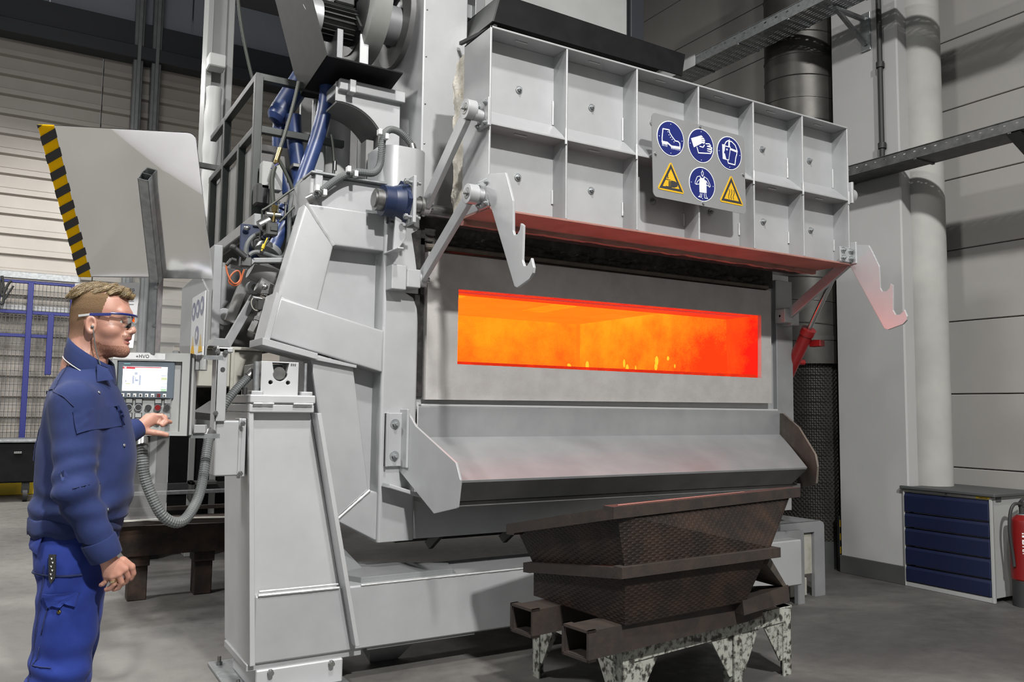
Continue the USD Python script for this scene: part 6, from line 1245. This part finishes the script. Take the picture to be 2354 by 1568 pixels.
# ring
f4 = HANDS[0]['fingers'][2]; c_ = f4[0] * .45 + f4[1] * .55; d_ = nrm(f4[1] - f4[0]); b = M().ring(c_ - d_ * .003, c_ + d_ * .003, .0098, .0118, 24); q = b.mesh(); wadd(wk, 'ring', q.vertices, q.faces, 'gold', 'gold ring', 32)
# --- jacket
def sleeve(P, a, b, c, r0, r1, r2, seed):
    f = smin(cone(P, a, b, r0, r1), cone(P, b, c, r1, r2), .03); t = np.clip(((P - b) @ (c - b)) / ((c - b) @ (c - b)), -1, 1)
    d = nrm(c - a); s_ = P @ d; return f - .0045 * np.sin(s_ * 95 + 5 * wr(P, 9, seed)) * np.exp(-((np.linalg.norm(P - b, axis=-1) - .03) / .12) ** 2) - .007 * wr(P, 9, seed + 1)
G, o = grid((-.30, -.34, 1.0), (.30, .66, 1.60), .0075)
GT = turn(G)
jf = loft(GT, [(1.018, -0.022, 0, 0.1322, 0.185), (1.045, -0.022, 0, 0.1357, 0.19), (1.06, -0.012, 0, 0.1462, 0.2), (1.1, -0.006, 0, 0.1531, 0.205), (1.17, -0.002, 0, 0.1514, 0.2), (1.25, 0.002, 0, 0.1479, 0.197), (1.33, -0.002, 0, 0.1392, 0.195), (1.42, -0.01, 0, 0.1261, 0.19), (1.47, -0.017, 0, 0.1114, 0.175), (1.51, -0.02, 0, 0.094, 0.145), (1.545, -0.017, 0, 0.08, 0.105), (1.575, -0.007, 0, 0.0713, 0.085)], 2.3)
jf = jf - .020 * wr(G, 7, 21) * np.clip((1.5 - G[..., 2]) / .2, 0, 1) - .006 * np.sin(G[..., 2] * 75 + 6 * wr(G, 6, 23)) * np.exp(-((G[..., 2] - 1.10) / .06) ** 2)
jf = smin(jf, sleeve(G, SR + [.0, .014, -.005], ER, WR + (ER - WR) * .05, .068, .058, .047, 31), .05)
jf = smin(jf, sleeve(G, SL + [0, -.012, -.005], EL, WL + (EL - WL) * .06, .072, .060, .043, 41), .05)
wc_ = (WR - ER) / np.linalg.norm(WR - ER); wl_ = (WL - EL) / np.linalg.norm(WL - EL)
jf = np.maximum(jf, np.where(np.linalg.norm(G - WR, axis=-1) < .13, (G - (WR + wc_ * .012)) @ wc_, -1)); jf = np.maximum(jf, np.where(np.linalg.norm(G - WL, axis=-1) < .12, (G - (WL + wl_ * .006)) @ wl_, -1))
neck = cone(G, (-.01, 0, 1.60), (-.03, 0, 1.50), .066, .06); jf = np.maximum(jf, -neck)
JV, JF = surface_net(jf, o, .0075); JT = trimesh.Trimesh(JV, JF, process=False); trimesh.smoothing.filter_taubin(JT, iterations=6); JV = np.array(JT.vertices); JN = JT.vertex_normals; JK = cKDTree(JV)
jk = wadd(wk, 'jacket', JV, JF, 'jacket_cloth', 'navy blue work jacket')
def patch(node, name, poly2, mat, off=.004, thick=.004, side=-1, K=None, V=None, N=None, label=None):
    """cloth patch: polygon in (a, z) dropped on the near side of a garment"""
    K, V, N = K or JK, JV if V is None else V, JN if N is None else N
    v, f = trimesh.creation.triangulate_polygon(Polygon(poly2), engine='earcut'); v, f = trimesh.remesh.subdivide_to_size(np.c_[v, 0 * np.asarray(v)[:, 0]], f, .016)
    a, z = v[:, 0], v[:, 1]; P = np.c_[a, np.full(len(a), -.30), z]; near = V[:, 1] < .02
    T2 = cKDTree(V[near][:, [0, 2]]); dd, ii = T2.query(P[:, [0, 2]], k=4); d = V[near][:, 1][ii].min(1); w_ = np.c_[a, d - off, z]
    m = len(w_); b = np.vstack([w_, w_ + [0, thick, 0]]); e = trimesh.Trimesh(w_, f, process=False); ed = e.edges_sorted; uq, ct = np.unique(ed, axis=0, return_counts=True); bd = uq[ct == 1]
    F2 = np.vstack([f, f[:, ::-1] + m, np.c_[bd[:, 0], bd[:, 1], bd[:, 1] + m], np.c_[bd[:, 0], bd[:, 1] + m, bd[:, 0] + m]]); return wadd(node, name, b, F2, mat, label, 40)
def onj(pts, off=.002, K=None, V=None):
    V = JV if V is None else V; near = V[:, 1] < .02; T2 = cKDTree(V[near][:, [0, 2]]); p = np.array(pts, float); q = np.stack([np.interp(np.linspace(0, 1, 24), np.linspace(0, 1, len(p)), p[:, k]) for k in range(2)], 1); ii = T2.query(q, k=3)[1]; return np.c_[q[:, 0], V[near][:, 1][ii].min(1) - off, q[:, 1]]
for pts in ([(-.045, 1.60), (-.042, 1.52), (-.04, 1.485)], [(-.135, 1.455), (-.09, 1.482), (-.04, 1.486), (.04, 1.462), (.075, 1.43)], [(-.135, 1.455), (-.125, 1.36), (-.115, 1.25)], [(.112, 1.18), (.145, 1.19)]):
    b = M().tube(onj(pts, .0012), .0016, 6); q = b.mesh(); wadd(jk, 'seam', q.vertices, q.faces, 'seam')
patch(jk, 'pocket_flap', [(.075, 1.415), (.135, 1.435), (.150, 1.405), (.148, 1.37), (.095, 1.345)], 'jacket_cloth', .004)
b = M()
hemz = np.linspace(0, 2 * np.pi, 48, endpoint=False); hem = np.stack([-.022 + .142 * np.sign(np.cos(hemz)) * np.abs(np.cos(hemz)) ** .87, .196 * np.sign(np.sin(hemz)) * np.abs(np.sin(hemz)) ** .87, 1.0 * np.ones(48)], 1)
def band(prof, closed=True):
    V, F = [], []; m = len(prof[0]); 
    for r_ in prof: V.append(r_)
    V = np.vstack(V); i, j = np.meshgrid(np.arange(len(prof) - 1), np.arange(m), indexing='ij'); F = np.stack([i * m + j, i * m + (j + 1) % m, (i + 1) * m + (j + 1) % m, (i + 1) * m + j], -1).reshape(-1, 4); return V, np.vstack([F[:, [0, 1, 2]], F[:, [0, 2, 3]]])
ctr = np.array([-.022, 0, 0])
def sc(h_, s_, z): q = ctr + (h_ - ctr) * s_; q[:, 2] = z + .006 * np.sin(hemz * 9); return q
V, F = band([sc(hem, .93, 1.02), sc(hem, .985, 1.012), sc(hem, 1.0, 1.03), sc(hem, 1.0, 1.062), sc(hem, .96, 1.072), sc(hem, .93, 1.06)]); wadd(jk, 'waistband', unturn(V), F, 'jacket_cloth')
def cuff(c0, d, r, L, mt):
    a, bq, d = frame_of(d); t = np.linspace(0, 2 * np.pi, 28, endpoint=False); cir = lambda o_, rr: c0 + d * o_ + rr * (np.cos(t)[:, None] * a + np.sin(t)[:, None] * bq)
    V, F = band([cir(L, r * .80), cir(L, r * .98), cir(L * .5, r * 1.04), cir(0, r * 1.06), cir(-.006, r * .95), cir(-.012, r * .6)]); return wadd(jk, 'cuff', V, F, mt)
cu1 = cuff(WR - wc_ * .048, wc_, .0505, .062, 'jacket_cloth'); cu2 = cuff(WL - wl_ * .050, wl_, .043, .060, 'jacket_cloth')
q = M().cyl(WL - wl_ * .02 + np.array([.006, -.040, -.012]), WL - wl_ * .02 + np.array([.008, -.047, -.012]), .006, n=12).mesh(); wadd(cu2, 'snap', q.vertices, q.faces, 'bright')
# collar
def col(s_, dz, k): 
    t = np.linspace(0, 2 * np.pi, 48, endpoint=False); zc = 1.600 - .050 * np.cos(t); return np.c_[-.004 + (.074 * s_ + k) * np.cos(t), (.077 * s_ + k) * np.sin(t), zc + dz]
V, F = band([col(.96, -.045, 0), col(.94, .0, .0), col(.97, .018, .002), col(1.02, .020, .003), col(1.05, .0, .005), col(1.10, -.045, .008), col(1.05, -.048, .004)]); wadd(jk, 'collar', hyaw(V), F, 'jacket_cloth', 'turned-down collar')
t = np.linspace(math.pi * .55, math.pi * 1.52, 30); q = M().tube(np.c_[-.004 + .0905 * np.cos(t), .094 * np.sin(t), 1.600 - .050 * np.cos(t) - .049], .0022, 6).mesh(); wadd(jk, 'piping', hyaw(q.vertices), q.faces, 'piping', 'pale piping under the collar')
q = M().hull([(.055, -.075, 1.575), (.085, -.06, 1.56), (.11, -.065, 1.525), (.07, -.098, 1.515), (.06, -.08, 1.57), (.088, -.064, 1.556), (.112, -.070, 1.522), (.072, -.102, 1.512)]).mesh(); wadd(jk, 'collar_point', q.vertices, q.faces, 'jacket_cloth')
for a_, z_ in ((.118, 1.475), (.150, 1.405), (.158, 1.30), (.150, 1.10)):
    near = JV[:, 1] < .0; j = np.argmin(np.abs(JV[:, 2] - z_) * 3 + np.abs(JV[:, 0] - a_) + np.where(near, 0, 9)); q = M().cyl(JV[j] - [0, .0, 0], JV[j] + JN[j] * .004, .005, n=12).mesh(); wadd(jk, 'snap', q.vertices, q.faces, 'galv')
# --- trousers
G, o = grid((-.34, -.28, .05), (.22, .28, 1.09), .0085)
KR, AR, KL, AL = np.array([-.006, -.100, .54]), np.array([-.075, -.11, .10]), np.array([-.085, .10, .54]), np.array([-.145, .10, .10])
pf_ = loft(turn(G), [(0.86, -0.014, 0, 0.1032, 0.175), (0.92, -0.019, 0, 0.1187, 0.188), (0.98, -0.019, 0, 0.1273, 0.19), (1.03, -0.014, 0, 0.1221, 0.183), (1.08, -0.012, 0, 0.1161, 0.178)], 2.3)
for A_, K_, B_, sd in ((np.array([.025, -.085, .93]), KR, AR, 51), (np.array([-.045, .085, .93]), KL, AL, 61)):
    l_ = smin(cone(G, A_, K_, .101, .086), cone(G, K_, B_, .086, .076), .03)
    l_ = l_ - .016 * wr(G, 9, sd) - .007 * np.sin(G[..., 2] * 55 + G[..., 0] * 25 + 6 * wr(G, 6, sd + 2)) * np.exp(-((G[..., 2] - .55) / .12) ** 2) - .006 * np.sin(G[..., 2] * 60 - G[..., 0] * 40 + 4 * wr(G, 5, sd + 3)) * np.exp(-((G[..., 2] - .86) / .08) ** 2)
    pf_ = smin(pf_, l_, .03)
TV, TF = surface_net(pf_, o, .0085); TT = trimesh.Trimesh(TV, TF, process=False); trimesh.smoothing.filter_taubin(TT, iterations=6); TV = np.array(TT.vertices); TN = TT.vertex_normals
ts = wadd(wk, 'trousers', TV, TF, 'trouser_cloth', 'bright royal blue work trousers')
kw = dict(V=TV, N=TN)
patch(ts, 'hip_pocket_flap', [(-.150, 1.012), (-.035, 1.018), (-.047, .962), (-.138, .985), (-.160, .99)], 'trouser_cloth', .012, .006, **kw)
patch(ts, 'cargo_flap', [(-.012, .842), (.085, .842), (.078, .80), (.05, .812), (.042, .80), (.018, .806), (.005, .80)], 'trouser_cloth', .010, .005, **kw)
def dot(a_, z_, r, mt, nm):
    near = TV[:, 1] < .0; j = np.argmin(np.hypot(TV[:, 2] - z_, TV[:, 0] - a_) + np.where(near, 0, 9)); q = M().cyl(TV[j], TV[j] + [0, -.005, 0], r, n=14).mesh(); return wadd(ts, nm, q.vertices, q.faces, mt)
dot(.035, .785, .006, 'brass', 'snap')
patch(ts, 'pocket_seam', [(-.10, .90), (.09, .90), (.09, .895), (-.10, .895)], 'seam', .003, .003, **kw)
for pts in ([(-.02, .93), (-.03, .80), (-.05, .65), (-.07, .48)], [(.0, .80), (-.03, .64), (-.045, .62), (.02, .615)]):
    q = M().tube(onj(pts, .0014, V=TV), .0016, 6).mesh(); wadd(ts, 'seam', q.vertices, q.faces, 'seam')
patch(ts, 'key_lanyard', [(.0, .965), (.022, .965), (.026, .895), (.014, .875), (.004, .89)], 'leather', .012, .004, label='black lanyard with white marks', **kw)
for k in range(6): patch(ts, 'lanyard_mark', [(.008 + .004 * (k % 2), .955 - k * .012), (.014 + .004 * (k % 2), .955 - k * .012), (.012 + .004 * (k % 2), .949 - k * .012)], 'sign_white', .0135, .001, **kw)
for A_ in (AR, AL):
    q = M().hull([(A_[0] + a, A_[1] + d, z) for a, d, z in ((-.07, -.035, 0), (-.07, .035, 0), (.19, -.045, 0), (.19, .045, 0), (.22, 0, 0), (-.07, -.03, .10), (-.07, .03, .10), (.03, -.04, .11), (.03, .04, .11), (.15, -.04, .06), (.15, .04, .06), (.21, 0, .04), (-.085, 0, .05))]).mesh(); wadd(wk, 'shoe', q.vertices, q.faces, 'leather', None, 40)
